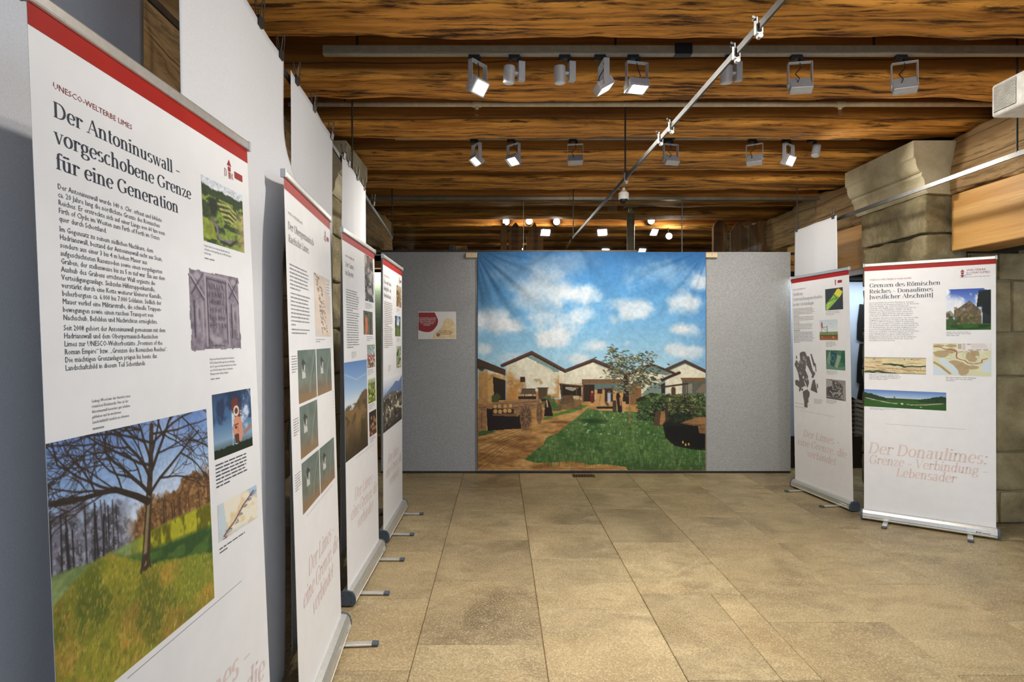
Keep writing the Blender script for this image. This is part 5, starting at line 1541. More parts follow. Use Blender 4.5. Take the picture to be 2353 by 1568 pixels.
    p.poly([(860, 1080), (980, 1080), (980, 1096), (866, 1096)], (44, 36, 30)); p.line([(832, 985), (832, 1044)], 22, (132, 44, 34)); p.line([(834, 1015), (834, 1046)], 20, (96, 40, 32)); p.ell(832, 980, 7, 9, (190, 140, 110)); p.line([(948, 992), (948, 1040)], 22, (176, 190, 204)); p.ell(948, 983, 7, 9, (120, 96, 80)); p.line([(926, 1052), (940, 1070)], 14, (96, 72, 50))
    p.line([(1010, 1014), (1018, 1060), (1022, 1106)], 30, (46, 34, 28)); p.ell(1008, 1000, 12, 15, (34, 26, 22)); p.line([(1022, 1022), (1026, 1070)], 9, (186, 130, 96)); p.line([(985, 1050), (985, 1108)], 26, (66, 60, 44))
    # cart with logs
    p.poly([(57, 1062), (160, 1060), (240, 1070), (240, 1090), (110, 1096), (110, 1235), (57, 1250)], (150, 110, 74)); p.line([(60, 1085), (108, 1085)], 4, (90, 62, 42)); p.line([(80, 1095), (80, 1235)], 3, (96, 66, 44)); p.poly([(112, 1092), (345, 1125), (350, 1230), (240, 1236), (120, 1246)], (36, 28, 26))
    p.poly([(150, 1050), (470, 1030), (470, 1082), (330, 1140), (150, 1135)], (146, 110, 76)); p.poly([(300, 1036), (466, 1028), (466, 1060), (300, 1082)], (160, 122, 84)); p.line([(300, 1058), (466, 1044)], 4, (84, 60, 42)); p.line([(300, 1085), (440, 1070)], 4, (80, 56, 40)); p.poly([(150, 1090), (300, 1096), (300, 1140), (150, 1138)], (60, 44, 34)); p.poly([(155, 1128), (330, 1128), (330, 1146), (155, 1142)], (118, 86, 58))
    for (x, y) in ((172, 1078), (202, 1078), (240, 1075), (278, 1074), (174, 1112), (206, 1114), (240, 1108), (270, 1108)):
        p.ell(x, y, 18, 18, (120, 82, 50)); p.ell(x - 1, y, 14, 15, (206, 166, 106), .3); p.ell(x, y, 5, 5, (176, 130, 80), .5)
    p.line([(340, 1032), (322, 1142)], 12, (146, 110, 76)); p.line([(404, 1026), (400, 1080)], 8, (146, 110, 76)); p.line([(462, 1024), (456, 1090)], 8, (146, 110, 76))
    for (cx, cy, rx, ry, w) in ((380, 1150, 36, 80, 10), (473, 1126, 17, 60, 8)):
        p.ell(cx, cy, rx, ry, (58, 44, 36), .06, .7); p.ring(cx, cy, rx, ry, w, (120, 90, 66))
        for k in range(10):
            a = k * math.pi / 5; p.line([(cx, cy), (cx + rx * math.cos(a), cy + ry * math.sin(a))], 6 if rx > 20 else 4, (138, 106, 78))
        p.ell(cx + 6, cy, rx * .32, ry * .2, (104, 78, 58), .3)
    p.poly([(356, 958), (442, 958), (453, 996), (344, 996)], (96, 80, 62)); p.line([(356, 960), (444, 960)], 5, (70, 58, 46)); p.line([(372, 996), (372, 1028)], 6, (80, 60, 44)); p.line([(428, 996), (428, 1028)], 6, (80, 60, 44)); p.poly([(330, 1008), (452, 1008), (452, 1028), (330, 1028)], (50, 38, 30))
    p.poly([(516, 1036), (540, 1044), (556, 1090), (566, 1146), (504, 1146), (510, 1090)], (40, 28, 26)); p.line([(478, 1042), (505, 1034), (530, 1042)], 16, (52, 38, 34)); p.line([(522, 1040), (528, 1080)], 10, (206, 160, 126)); p.ell(482, 1042, 10, 9, (196, 150, 120)); p.ell(490, 1036, 10, 8, (60, 44, 36))
    # dark hedge, stump, table
    hg = p.inside([(1130, 1030), (1230, 985), (1330, 1000), (1450, 1010), (1605, 990), (1605, 1380), (1500, 1370), (1390, 1345), (1330, 1290), (1310, 1200), (1250, 1150), (1150, 1115)])
    ln = p.fbm(26, 26, 4)
    p.blend(hg * soft(ln, .33), (36, 44, 28)); p.blend(hg * (p.Y < 1180) * soft(lf, .55) * .9, (82, 106, 56)); p.blend(hg * (p.Y < 1120) * soft(p.fbm(50, 50, 2), .68), (150, 160, 90)); p.blend(hg * np.clip((p.Y - 1130) / 90, 0, .95), (26, 26, 22))
    rb = random.Random(23)
    for k in range(1100):
        x, y = rb.uniform(1135, 1603), rb.uniform(992, 1175)
        if y < 1040 and x < 1200: continue
        lit = rb.random() < .75 - (y - 1000) / 260
        c = rb.choice(((96, 118, 66), (74, 98, 52), (122, 136, 84), (60, 80, 44))) if lit else rb.choice(((30, 40, 26), (44, 56, 34), (24, 28, 22)))
        a = rb.uniform(0, 3.1); p.line([(x, y), (x + 11 * math.cos(a), y + 8 * math.sin(a))], rb.uniform(4, 8), c, .9)
    for k in range(1500):                             # single blades and stalks
        x, y = rb.uniform(390, 1600), rb.uniform(1120, 1500)
        if x < 1080 - (y - 1120) * 1.75 + 20 or (x > 1300 and y < 1385): continue
        L = 8 + (y - 1120) * .07
        p.line([(x, y), (x + rb.uniform(-8, 8), y - L)], 2.6, rb.choice(((118, 146, 84), (92, 120, 62), (58, 84, 42), (136, 152, 96), (48, 70, 38))), .75)
    for (y, x0, x1) in ((1010, 1310, 1500), (1050, 1330, 1560), (1085, 1370, 1590)): p.line([(x0, y), (x1, y + 14)], 9, (70, 50, 38))
    p.poly([(1268, 1108), (1328, 1108), (1336, 1180), (1300, 1215), (1246, 1205)], (86, 66, 48)); p.poly([(1300, 1112), (1326, 1112), (1330, 1170), (1306, 1206), (1290, 1200)], (156, 118, 74)); p.line([(1340, 1070), (1344, 1160)], 16, (70, 52, 38)); p.ell(1200, 1070, 50, 44, (60, 84, 40), .5, .6)
    p.poly([(1430, 1192), (1500, 1170), (1560, 1150), (1605, 1152), (1605, 1212), (1500, 1206)], (150, 112, 70)); p.line([(1432, 1190), (1500, 1200), (1600, 1206)], 5, (90, 64, 42)); p.poly([(1552, 1212), (1605, 1212), (1605, 1265), (1562, 1260)], (130, 94, 60)); p.poly([(1330, 1215), (1552, 1212), (1562, 1262), (1605, 1266), (1605, 1365), (1480, 1350), (1370, 1310)], (22, 20, 18))
    for (x, y) in ((1450, 1322), (1468, 1340), (1490, 1336)): p.ell(x, y, 6, 10, (210, 170, 60))
    # young tree
    p.line([(1088, 1190), (1088, 1050), (1082, 900), (1060, 800)], 10, (150, 118, 78), 1, 6); p.line([(1082, 930), (1130, 850), (1180, 780)], 6, (96, 74, 52)); p.line([(1080, 900), (1020, 820), (960, 700)], 5, (84, 66, 48))
    r = random.Random(11)
    for (cx, cy, rx, ry, k) in ((970, 700, 50, 40, 46), (1000, 750, 90, 42, 100), (1050, 790, 80, 45, 90), (990, 850, 90, 60, 120), (1175, 755, 90, 50, 100), (1120, 830, 100, 50, 90), (1200, 890, 110, 60, 170), (1120, 920, 80, 50, 90), (1030, 960, 60, 50, 60)):
        for j in range(k):
            x, y = r.gauss(cx, rx * .5), r.gauss(cy, ry * .5); a = r.uniform(-.6, .9)
            c = r.choice(((58, 68, 46), (84, 88, 60), (120, 112, 76), (66, 84, 76), (150, 146, 112), (48, 52, 38)))
            p.line([(x, y), (x + 13 * math.cos(a), y + 13 * math.sin(a))], r.uniform(4, 7), c)
    p.vary(p.fbm(90, 90, 2), .07); p.vary(p.fbm(160, 60, 1), .10, (p.Y > 1060) * 1.0)
    p.line([(58, 1502), (1600, 1502)], 2, (90, 62, 36), .7); p.line([(1564, 1380), (1564, 1460)], 4, (196, 196, 180), .6)
    return p
# ------------------------------------------------------------------ roll-up banners
BW, BH, RAIL_H = .85, 2.13, .035
class Banner:
    def __init__(self, label, x, y, deg, lean):
        self.lean = lean
        self.root = empty('rollup_banner', (x, y, 0), math.radians(deg))
        tag(self.root, label, 'banner', 'roll-up information banners')
        r = self.root
        # base housing, feet, pole, rail, sheet
        prof = [(-.043, .022), (-.046, .040), (-.040, .066), (-.026, .084), (-.004, .090), (.030, .086), (.044, .066), (.046, .034), (.038, .014), (-.034, .014)]
        hs = MB().prism(prof, 'x', -BW / 2 - .006, BW / 2 + .006).build('housing', M['alu'], r)
        MB().box((0, -.0455, .028), (BW + .012, .002, .004)).build('trim_line', M['white_plastic'], hs)
        for s in (-1, 1):
            cap = MB().prism([(p[0] * 1.06, .05 + (p[1] - .05) * 1.06) for p in prof], 'x', s * (BW / 2 + .006), s * (BW / 2 + .020)).build('end_cap', M['grey_plastic'], hs)
            for q in ((-.024, .03), (-.022, .066), (.024, .066)):
                MB().cyl((s * (BW / 2 + .0205), q[0], q[1]), .003, .002, Yr(math.pi / 2), 8).build('screw', M['black'], hs)
            ft = MB().box((s * .27, -.02, .009), (.036, .31, .012), bev=.003).build('foot', M['alu'], r)
            for e in (-1, 1):
                MB().box((s * .27, -.02 + e * .168, .009), (.038, .034, .016), bev=.004).build('toe_cap', M['grey_plastic'], ft)
        st = MB().box((BW / 2 - .075, -.0475, .046), (.10, .001, .018), X(.10)).build('sticker', M['white_plastic'], hs)
        MB().cyl((BW / 2 - .115, -.0484, .046), .005, .001, X(math.pi / 2), 14).box((BW / 2 - .098, -.0484, .046), (.018, .001, .005)).box((BW / 2 - .06, -.0484, .044), (.05, .001, .003)).build('sticker_print', M['text_dark'], hs)
        z1 = BH - RAIL_H
        MB().tube([(0, .022, .08), (0, .020 + lean * z1, z1 + .01)], .007, 10).build('pole', M['alu'], r)
        rh = .027
        self.gap = RAIL_H - rh
        zc = BH - rh / 2
        rl = MB().box((0, lean * zc, zc), (BW, .018, rh), bev=.005, seg=2).build('top_rail', M['alu'], r)
        for s in (-1, 1):
            MB().box((s * (BW / 2 + .004), lean * zc, zc), (.010, .022, rh + .005), bev=.002).build('end_cap', M['lampgrey'], rl)
        sh = MB()
        pts = [self.pos(0, -.012, -.0008), self.pos(BW, -.012, -.0008), self.pos(BW, z1 - .078, -.0008), self.pos(0, z1 - .078, -.0008)]
        q = [self.pos(0, -.012), self.pos(BW, -.012), self.pos(BW, z1 - .078), self.pos(0, z1 - .078)]
        sh.quad(q); sh.quad(pts[::-1])
        for i in range(4):
            sh.quad([q[i], q[(i + 1) % 4], pts[(i + 1) % 4], pts[i]])
        self.sheet = sh.build('print_sheet', M['sheet'], r)
    def pos(self, u, v, off=0.0):
        z = BH - RAIL_H - v
        return np.stack([np.asarray(u - BW / 2, float) + 0 * v, self.lean * z - off + 0 * u, z + 0 * u], -1)
    def flat(self, name, pt, m, off=.0007):
        P, T = pt
        P = np.asarray(P)
        me = np_mesh(name, self.pos(P[:, 0], P[:, 1], off), T)
        return link(name, me, m, self.sheet)
    def rect(self, name, u0, v0, u1, v1, m, off=.0004):
        return self.flat(name, (np.array([(u0, v0), (u0, v1), (u1, v1), (u1, v0)]), np.array([[0, 1, 2, 3]])), m, off)
    def polyg(self, name, polys, m, off=.0006):
        """filled polygons of equal corner count"""
        P = np.concatenate([np.array(p) for p in polys]); k = len(polys[0])
        return self.flat(name, (P, np.arange(len(P)).reshape(-1, k)), m, off)
    def photo(self, name, pic, u0, v0, u1, v1, mask=None):
        return picture(name, pic, lambda s, t: self.pos(u0 + (u1 - u0) * s, v0 + (v1 - v0) * t, .0004), self.sheet, None, mask)
    def red_band(self, h=.034):
        self.rect('red_band', 0, -self.gap, BW, h, M['red'])
    def tower_logo(self, u, v, s=1.0):
        """small watch-tower emblem with letters and a red field"""
        r = self
        r.flat('logo', (np.array([(u - .016 * s, v + .0235 * s), (u + .016 * s, v + .0235 * s), (u, v)]), np.array([[0, 1, 2]])), M['logo_red'], .0006)
        r.polyg('logo', [[(u - .010 * s, v + .027 * s), (u - .010 * s, v + .044 * s), (u + .010 * s, v + .044 * s), (u + .010 * s, v + .027 * s)],
                         [(u - .008 * s, v + .047 * s), (u - .008 * s, v + .070 * s), (u + .008 * s, v + .070 * s), (u + .008 * s, v + .047 * s)]], M['logo_red'])
    def dlk(self, u=.726, v=.058):
        self.tower_logo(u, v, .82)
        self.flat('logo_letters', serif_text([('D', u - .032, v + .056)], .016, sx=.9), M['text_red'])
        k = sans_text(['K'], u + .011, v + .056, .026, .02, .7)
        self.flat('logo_letters', k, M['text_red'])
        self.flat('logo_letters', serif_text([('L', u - .0055, v + .0555)], .009, sx=.8), M['text_white'], .0009)
        self.rect('logo_field', u + .031, v + .0265, u + .083, v + .047, M['logo_red'], .0006)
    def kicker(self, s, u, v, w, m='text_red', size=.0165):
        self.flat('heading', sans_text([s], u, v, size, .02, w / (sans_width(s) * size)), M[m])
    def title(self, lines, u, vs, w, m='text_dark', size=.0205):
        sx = w / (serif_width(lines[0]) * size)
        for s, v in zip(lines, vs):
            self.flat('title_line', serif_text([(s, u, v)], size, None, 0, sx), M[m])
    def slogan(self, lines, vs, size, w, c, m='text_pale'):
        sx = w / (serif_width(lines[0]) * size)
        for s, v in zip(lines, vs):
            x = c - serif_width(s) * size * sx / 2
            for wd in s.split(' '):
                self.flat('slogan_word', serif_text([(wd, x, v)], size, None, .16, sx), M[m])
                x += serif_width(wd + ' ') * size * sx
    def rule(self, u0, u1, v):
        self.rect('rule', u0, v - .0008, u1, v + .0008, M['text_mid'])
    def bars(self, u0, u1, v0, v1, n, seed, m='text_mid', thick=.42, last=.6, gaps=(), name='caption'):
        self.flat(name, word_bars(u0, u1, v0, v1, n, seed, thick, last, gaps), M[m])

LIMES = ['Der Limes –', 'eine Grenze, die', 'verbindet']
# ---- nearest banner
b = Banner('nearest banner on the left about the Antonine Wall, with a big bare tree photo', -.731, 1.488, 87.7, .044)
b.red_band(); b.dlk()
b.kicker('UNESCO-WELTERBE LIMES', .052, .126, .227)
b.title(['Der Antoninuswall –', 'vorgeschobene Grenze', 'für eine Generation'], .050, (.180, .2285, .277), .413)
body = ['Der Antoninuswall wurde 140 n. Chr. erbaut und bildete', 'ca. 20 Jahre lang die nördlichste Grenze des Römischen', 'Reiches. Er erstreckte sich auf einer Länge von 60 km vom', 'Firth of Clyde im Westen zum Firth of Forth im Osten', 'quer durch Schottland.',
        'Im Gegensatz zu seinem südlichen Nachbarn, dem', 'Hadrianswall, bestand der Antoninuswall nicht aus Stein,', 'sondern aus einer 3 bis 4 m hohen Mauer aus', 'aufgeschichteten Rasensoden sowie einen vorgelagerten', 'Graben, der stellenweise bis zu 5 m tief war. Ein aus dem', 'Aushub des Grabens errichteter Wall ergänzte die', 'Verteidigungsanlage. Siebzehn Hilfstruppenkastelle,', 'verstärkt durch eine Kette weiterer kleinerer Kastelle,', 'beherbergten ca. 6.000 bis 7.000 Soldaten. Südlich der', 'Mauer verlief eine Militärstraße, die schnelle Truppen-', 'bewegungen sowie einen raschen Transport von', 'Nachschub, Befehlen und Nachrichten ermöglichte.',
        'Seit 2008 gehört der Antoninuswall gemeinsam mit dem', 'Hadrianswall und dem Obergermanisch-Raetischen', 'Limes zur UNESCO-Welterbestätte „Frontiers of the', 'Roman Empire“ bzw. „Grenzen des Römischen Reiches“.', 'Die mächtigen Grenzanlagen prägen bis heute das', 'Landschaftsbild in diesem Teil Schottlands.']
wmax = max(sans_width(s) for s in body)
b.flat('body_text', sans_text(body, .053, .314, .0150, .01505, .333 / (wmax * .0150), gaps=(5, 17)), M['text'])
b.photo('photo', pic_fort(), .564, .147, .802, .327)
b.flat('caption', sans_text(['Rough Castle ist ein römisches Kastell etwa 2 km', 'südöstlich von Bonnybridge, das ca. 480 Fußsoldaten', 'beherbergte.'], .564, .342, .0084, .0102, .84), M['text'])
b.bars(.564, .66, .374, .374, 1, 3, 'text_mid', .35)
tab, tmask = pic_tablet()
b.photo('tablet_picture', tab, .477, .404, .758, .630, tmask)
b.flat('caption', sans_text(['Kopie einer Bauinschrift gefunden in Hutcheson', 'Hill. Die Bauinschrift besagt, dass eine Abteilung', 'der 20. Legion den Antoninuswall über eine Strecke', 'von 3.000 Fuß erbaute. Heute im Hunterian', 'Museum and Art Gallery, Glasgow.'], .568, .652, .0084, .0102, .84), M['text'])
b.bars(.568, .65, .704, .704, 1, 4, 'text_mid', .35)
b.flat('caption', sans_text(['Seabegs Wood war der Standort eines', 'römischen Kleinkastells. Hier ist der', 'Antoninuswall besonders gut erhalten', 'geblieben und im modernen', 'Landschaftsbild deutlich zu erkennen.'], .117, .720, .0088, .0104, .84), M['text'])
b.bars(.117, .17, .772, .772, 1, 5, 'text_mid', .35)
b.photo('photo', pic_big_tree(), 0, .781, .540, 1.286)
b.photo('photo', pic_head(), .571, .747, .801, .925)
b.bars(.574, .76, .941, 1.0, 7, 6, 'text', .4, .4)
b.photo('map_picture', pic_map1(), .575, 1.050, .815, 1.152)
b.bars(.576, .74, 1.170, 1.180, 2, 7, 'text', .35, .3)
b.rule(.186, .693, 1.302)
b.slogan(LIMES, (1.555, 1.648, 1.741), .050, .535, .455)

# ---- second banner
b = Banner('second banner on the left about the Upper German-Raetian frontier, with five grey-green photos', -.775, 2.658, 94.7, .029)
b.red_band(); b.dlk()
b.kicker('UNESCO-WELTERBE LIMES', .040, .120, .227, 'text_light')
b.title(['Der Obergermanisch-', 'Raetische Limes'], .038, (.177, .226), .44, 'text_mid')
b.bars(.042, .352, .310, .399, 7, 21, 'text_mid', .36, .5, name='body_text')
b.bars(.045, .362, .419, .539, 9, 22, 'text_mid', .36, .2, name='body_text')
b.bars(.046, .345, .557, .571, 2, 23, 'text_mid', .36, .8, name='body_text')
b.photo('map_picture', pic_map2(), .451, .296, .800, .582)
b.bars(.452, .66, .596, .606, 2, 24, 'text_mid', .3, .4)
for i, (u0, v0, u1, v1) in enumerate(((.122, .639, .438, .850), (.456, .639, .776, .850), (.128, .862, .440, 1.069), (.134, 1.086, .446, 1.288), (.460, 1.086, .788, 1.290))):
    b.photo('photo', pic_tower(60 + i, i % 2), u0, v0, u1, v1)
for v in (.66, .90, 1.11):
    b.flat('caption', word_bars(.03, .115, v, v + .06, 7, int(v * 100), .35, .6), M['text_mid'])
b.bars(.80, .815, .86, .94, 6, 25, 'text_light', .3)
b.rule(.192, .725, 1.310)
b.slogan(LIMES, (1.555, 1.648, 1.741), .050, .535, .460)

# ---- third banner
b = Banner('third banner on the left about the frontier in Bavaria, with a hill photo', -.85, 3.799, 89.7, .016)
b.red_band()
b.kicker('UNESCO-WELTERBE LIMES', .062, .120, .206)
b.title(['Der Limes', 'in Bayern'], .064, (.176, .224), .195, 'text_mid')
b.bars(.070, .370, .308, .642, 24, 31, 'text_mid', .42, .5, (9,), 'body_text')
b.photo('photo', pic_small('rock', 71), .545, .036, .80, .342); b.bars(.55, .77, .358, .388, 4, 32, 'text_mid', .35)
b.photo('photo', pic_small('person', 72), .488, .409, .760, .564); b.bars(.57, .76, .578, .602, 3, 33, 'text_mid', .3)
b.photo('photo', pic_small('flowers', 73), .580, .632, .815, .786); b.bars(.585, .77, .80, .83, 4, 34, 'text_mid', .3)
b.photo('photo', pic_small('field', 74), .590, .861, .815, 1.022); b.bars(.595, .78, 1.035, 1.06, 3, 35, 'text_mid', .3)
b.photo('photo', pic_small('finds', 75), .605, 1.082, .83, 1.247); b.bars(.61, .80, 1.26, 1.285, 3, 36, 'text_mid', .3)
b.bars(.17, .29, .672, .706, 5, 37, 'text_mid', .3)
b.photo('photo', pic_hill(), 0, .727, .56, 1.29)
b.rule(.224, .751, 1.311)
b.slogan(LIMES, (1.555, 1.648, 1.741), .050, .535, .460)

# ---- fourth banner
b = Banner('farthest banner on the left, in front of the grey pin boards, bright at its top', -.857, 4.862, 89.8, .002)
b.red_band(.040); b.dlk(.72, .058)
b.kicker('UNESCO-WELTERBE LIMES', .035, .122, .23, 'text_mid')
b.title(['Was vom Limes', 'übrigblieb – ein', 'Bodendenkmal'], .035, (.177, .226, .277), .30, 'text_mid')
b.bars(.040, .392, .313, .656, 25, 41, 'text_light', .45, .5, (13,), 'body_text')
b.photo('photo', pic_small('wood', 81), .573, .140, .808, .321); b.bars(.575, .72, .337, .36, 3, 42, 'text_light', .3)
b.photo('photo', pic_small('trees', 82), .500, .400, .765, .571); b.bars(.575, .74, .585, .61, 3, 43, 'text_light', .3)
b.photo('photo', pic_small('ruin', 83), .567, .653, .790, .837)
b.bars(.20, .32, .80, .84, 5, 44, 'text_light', .3)
b.photo('photo', pic_hill(22, True), 0, .885, .83, 1.292)
b.slogan(LIMES, (1.555, 1.648, 1.741), .050, .535, .455)

# ---- banner on the right about methods
b = Banner('banner on the right about modern archaeological methods, with a dark site plan', 3.035, 5.649, -84.0, -.020)
b.red_band(.032)
b.tower_logo(.670, .055, .75); b.rect('logo_field', .70, .068, .757, .092, M['logo_red'], .0006)
b.kicker('UNESCO-WELTERBE LIMES', .024, .105, .205)
b.title(['Moderne', 'Untersuchungsmethoden', 'in der Archäologie'], .022, (.160, .210, .261), .163, 'text_mid')
b.bars(.024, .36, .292, .345, 5, 51, 'text_light', .4, .9, name='body_text')
for v0, n in ((.362, 4), (.434, 5), (.512, 8)):
    b.bars(.024, .12, v0, v0, 1, int(v0 * 99), 'text_mid', .6, 1.0, name='body_text')
    b.bars(.024, .36, v0 + .014, v0 + .014 * n, n, int(v0 * 77), 'text_light' if v0 < .5 else 'text_mid', .4, .3, name='body_text')
b.photo('photo', pic_scan(), .525, .134, .766, .329); b.bars(.53, .72, .342, .37, 3, 54, 'text_light', .3)
b.photo('photo', pic_survey(), .432, .416, .690, .603); b.bars(.522, .67, .62, .66, 4, 55, 'text_mid', .3)
b.photo('photo', pic_crop(), .519, .695, .780, .871); b.bars(.522, .68, .885, .915, 4, 56, 'text_mid', .3)
b.photo('photo', pic_magnet(), .513, .961, .779, 1.142); b.bars(.515, .68, 1.155, 1.18, 3, 57, 'text_mid', .3)
pl, pm_ = pic_plan()
b.photo('site_plan', pl, .01, .703, .40, 1.268, pm_)
b.bars(.33, .46, 1.165, 1.205, 5, 58, 'text_mid', .3); b.bars(.02, .30, 1.235, 1.272, 2, 59, 'text_mid', .08)
b.rule(.105, .624, 1.30)
b.slogan(LIMES, (1.553, 1.648, 1.741), .050, .535, .415)

# ---- wide-looking banner on the right
b = Banner('frontmost banner on the right about the Danube frontier, with map and castle photo', 3.377, 4.75, -36.6, .015)
b.red_band(.026)
b.kicker('UNESCO-WELTERBE DONAULIMES', .036, .108, .29, 'text_red', .0185)
b.title(['Grenzen des Römischen', 'Reiches – Donaulimes', '(westlicher Abschnitt)'], .036, (.165, .214, .261), .478, 'text_dark', .0235)
body = ['Die Donau bildete bis zu ihrer Mündung ins Schwarze', 'Meer die Grenze des Römischen Reiches. In der Römerzeit', 'wurde der Begriff „ripa“ (Ufer) für Flussgrenzen', 'verwendet. Der Begriff „Limes“ hingegen bezog sich nur', 'auf die über Land verlaufenden Grenzen, die durch', 'Palisaden oder Mauern gesichert waren. Heute wird', '„Limes“ jedoch allgemein für die römischen Grenzen', 'verwendet, einschließlich des Begriffs „Donaulimes“.',
        'Der westliche Abschnitt des Donaulimes, der sich von Bad', 'Gögging bis nach Iza in der Slowakei erstreckt, wurde', '2021 zum UNESCO-Welterbe erklärt. Er umfasst fast', '600 Kilometer und zählt 77 Teilstätten. In Bayern befinden', 'sich die Denkmäler dieses Welterbes auf einer Strecke von', '201 Flusskilometern, die sich von Bad Gögging bis Passau', 'erstreckt. Diese Fundplätze spiegeln die verschiedenen', 'Phasen der nördlichen Grenzsicherung der Provinz Raetien', 'vom fortgeschrittenen 1. bis ins 5. Jahrhundert n. Chr.', 'wider. Der Raetische Landlimes traf bei Hienheim in', 'Niederbayern auf die Donau, die dort die Provinzgrenze', 'fortführte. Der Inn bei Passau bildete die Grenze zur', 'benachbarten Provinz Noricum.']
wmax = max(sans_width(s) for s in body)
b.flat('body_text', sans_text(body, .035, .298, .0150, .01535, .340 / (wmax * .0150), gaps=(8,)), M['text'])
b.tower_logo(.650, .055, .85)
b.flat('logo_letters', sans_text(['WELTERBE'], .674, .070, .0215, .02, .118 / (sans_width('WELTERBE') * .0215)), M['text_red'])
b.flat('logo_letters', sans_text(['DONAULIMES'], .674, .092, .0225, .02, .142 / (sans_width('DONAULIMES') * .0225)), M['text_red'])
b.flat('logo_letters', sans_text(['GRENZEN DES RÖMISCHEN REICHES'], .633, .1185, .0105, .02, .183 / (sans_width('GRENZEN DES RÖMISCHEN REICHES') * .0105)), M['text_red'])
wv = [(.634 + .009 * k, .1015 + .0035 * math.sin(k * .75)) for k in range(9)]
b.polyg('logo_wave', [[(x0, y0 - .003), (x0, y0 + .001), (x1, y1 + .001), (x1, y1 - .003)] for (x0, y0), (x1, y1) in zip(wv, wv[1:])], M['blue_print'])
b.photo('photo', pic_castle(), .549, .206, .821, .523); b.bars(.55, .71, .540, .566, 3, 61, 'text_mid', .3, .5)
b.photo('map_picture', pic_danube(), .466, .626, .823, .877); b.bars(.547, .74, .892, .918, 3, 62, 'text_mid', .3, .3)
b.photo('picture', pic_table(), .002, .744, .421, .875); b.bars(.035, .26, .888, .925, 4, 63, 'text_mid', .3)
b.photo('photo', pic_pano(), 0, 1.012, .550, 1.154); b.bars(.04, .24, 1.165, 1.175, 2, 64, 'text_mid', .3, .5)
b.rule(.151, .667, 1.289)
b.slogan(['Der Donaulimes:'], (1.540,), .064, .77, .412)
b.slogan(['Grenze – Verbindung –', 'Lebensader'], (1.625, 1.708), .050, .765, .415)

# ------------------------------------------------------------------ printed cloth with the village
mu0, mu1, mz0, mz1 = (1097.5 - CX) * 6.69 / F, (1622 - CX) * 6.69 / F, EYE - (1082 - CY) * 6.69 / F, EYE - (579 - CY) * 6.69 / F
def mural_place(s, t):
    x = mu0 + (mu1 - mu0) * s
    z = mz1 + (mz0 - mz1) * t
    # folds fan out from the two clamped upper corners, soft centre crease
    d = np.zeros_like(s)
    for cs, sg in ((0.0, 1), (1.0, -1)):
        a = np.arctan2(t + .02, np.abs(s - cs) + .02); r = np.hypot(s - cs, t)
        d += .0075 * np.sin(a * 21 + cs * 2) * np.exp(-(r - .22) ** 2 / .05) * np.clip(r * 6, 0, 1)
        d += .004 * np.sin(a * 37 + 1) * np.exp(-(r - .12) ** 2 / .02) * np.clip(r * 6, 0, 1)
    d += .004 * np.sin(s * 17 + np.sin(t * 3) * 1.2) * np.clip(t * 1.4, 0, 1) + .003 * np.sin(s * 7 + t * 2)
    d += .005 * np.exp(-((s - .498) / .004) ** 2)
    y = WY - .022 - d
    return np.stack([x, y, z], -1)
mural = picture('village_cloth', pic_mural(), mural_place, None, M['print_cloth'], None, True)
tag(mural, 'large printed cloth of a Roman village with white gabled houses under a blue sky', 'printed cloth')
sm = mural.modifiers.new('thick', 'SOLIDIFY'); sm.thickness = .001; sm.offset = 1

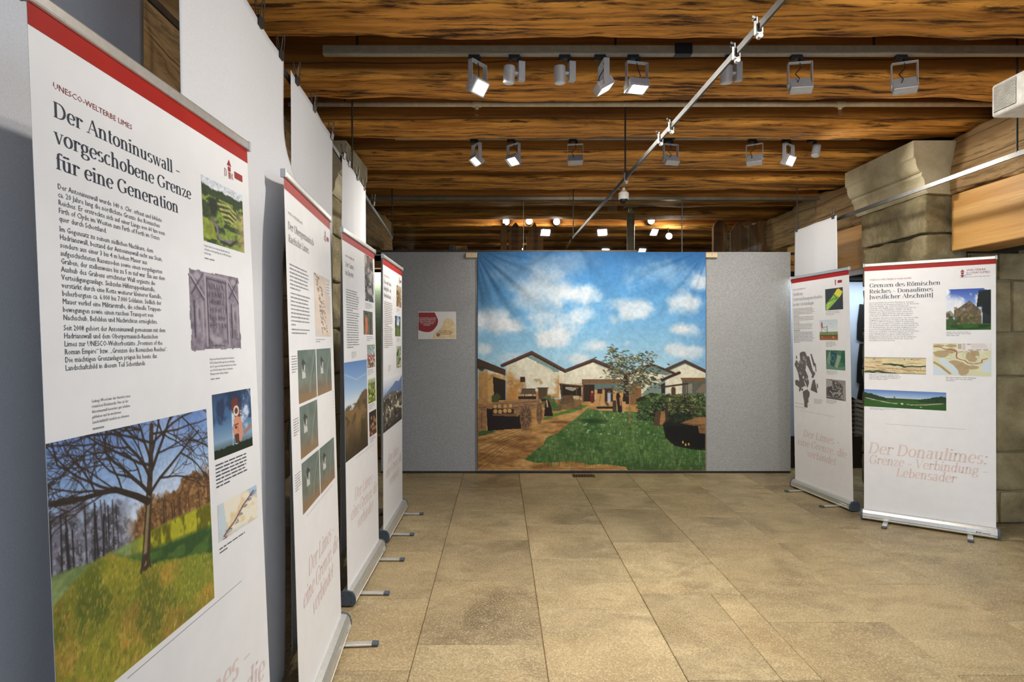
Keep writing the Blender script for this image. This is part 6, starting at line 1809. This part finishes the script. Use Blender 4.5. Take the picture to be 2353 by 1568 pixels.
# ------------------------------------------------------------------ small card on the pin board
c0, c1 = at(960.5, 716.5, WY), at(1048, 780, WY)
card = empty('info_card', ((c0.x + c1.x) / 2, WY, (c0.z + c1.z) / 2))
tag(card, 'small card with red and cream shapes on the grey board beside the village cloth', 'info card')
cw, ch = c1.x - c0.x, c0.z - c1.z
MB().box((0, -.004, 0), (cw, .004, ch), bev=.001).build('paper', plain('laminated_card', (232, 226, 218), .25, 0, .01), card)
def card_shape(name, pts, m, y=-.0068):
    bm = bmesh.new()
    vs = [bm.verts.new((-cw / 2 + cw * p[0], y, ch / 2 - ch * p[1])) for p in pts]
    bm.faces.new(vs); me = bpy.data.meshes.new(name); bm.to_mesh(me); bm.free()
    return link(name, me, m, card)
card_shape('red_shape', [(.015, .03), (.44, .03), (.47, .12), (.52, .26), (.53, .36), (.51, .48), (.46, .58), (.41, .66), (.36, .71), (.29, .74), (.2, .74), (.1, .71), (.015, .67)], plain('card_red', (150, 26, 18), .3))
card_shape('cream_shape', [(.38, .97), (.39, .88), (.42, .80), (.48, .72), (.55, .66), (.61, .58), (.65, .46), (.69, .33), (.74, .25), (.80, .23), (.87, .26), (.92, .34), (.96, .43), (.985, .46), (.985, .97)], plain('card_cream', (228, 202, 150), .3))
def card_text(lines, u, v, size, pitch, c, m, sx=1.0):
    P, T = sans_text(lines, u, v, size, pitch, sx, center=c)
    me = np_mesh('card_text', np.stack([P[:, 0] - cw / 2, np.full(len(P), -.0074), ch / 2 - P[:, 1]], -1), T)
    link('card_text', me, m, card)
card_text(['RÜCKWÄRTIGER TEIL EINER', 'STREIFENHAUSBEBAUUNG', 'EINES RÖMISCHEN VICUS', 'AUS DER MITTLEREN', 'KAISERZEIT!'], 0, ch * .255, .019, .0195, cw * .245, M['text_white'], .82)
P, T = word_bars(cw * .56, cw * .95, ch * .70, ch * .81, 3, 91, .40, .8)       # three lines of small brown print
link('card_text', np_mesh('card_text', np.stack([P[:, 0] - cw / 2, np.full(len(P), -.0074), ch / 2 - P[:, 1]], -1), T), plain('card_brown', (150, 112, 66), .5), card)
a = [(.53 + .042 * math.cos(t * math.pi / 12), .84 + .06 * math.sin(t * math.pi / 12)) for t in range(24)]
card_shape('round_mark', a, M['text_dark'], -.0072)
a = [(.53 + .024 * math.cos(t * math.pi / 12), .84 + .034 * math.sin(t * math.pi / 12)) for t in range(24)]
card_shape('round_mark', a, plain('card_tan', (196, 166, 116), .4), -.0076)
card_shape('round_mark', [(.515, .835), (.545, .835), (.545, .85), (.515, .85)], M['text_dark'], -.008)
for sx in (-1, 1):
    MB().sph((sx * (cw / 2 - .006), -.006, ch / 2 - .004), .005, n=10).build('pin', M['white_plastic'], card)
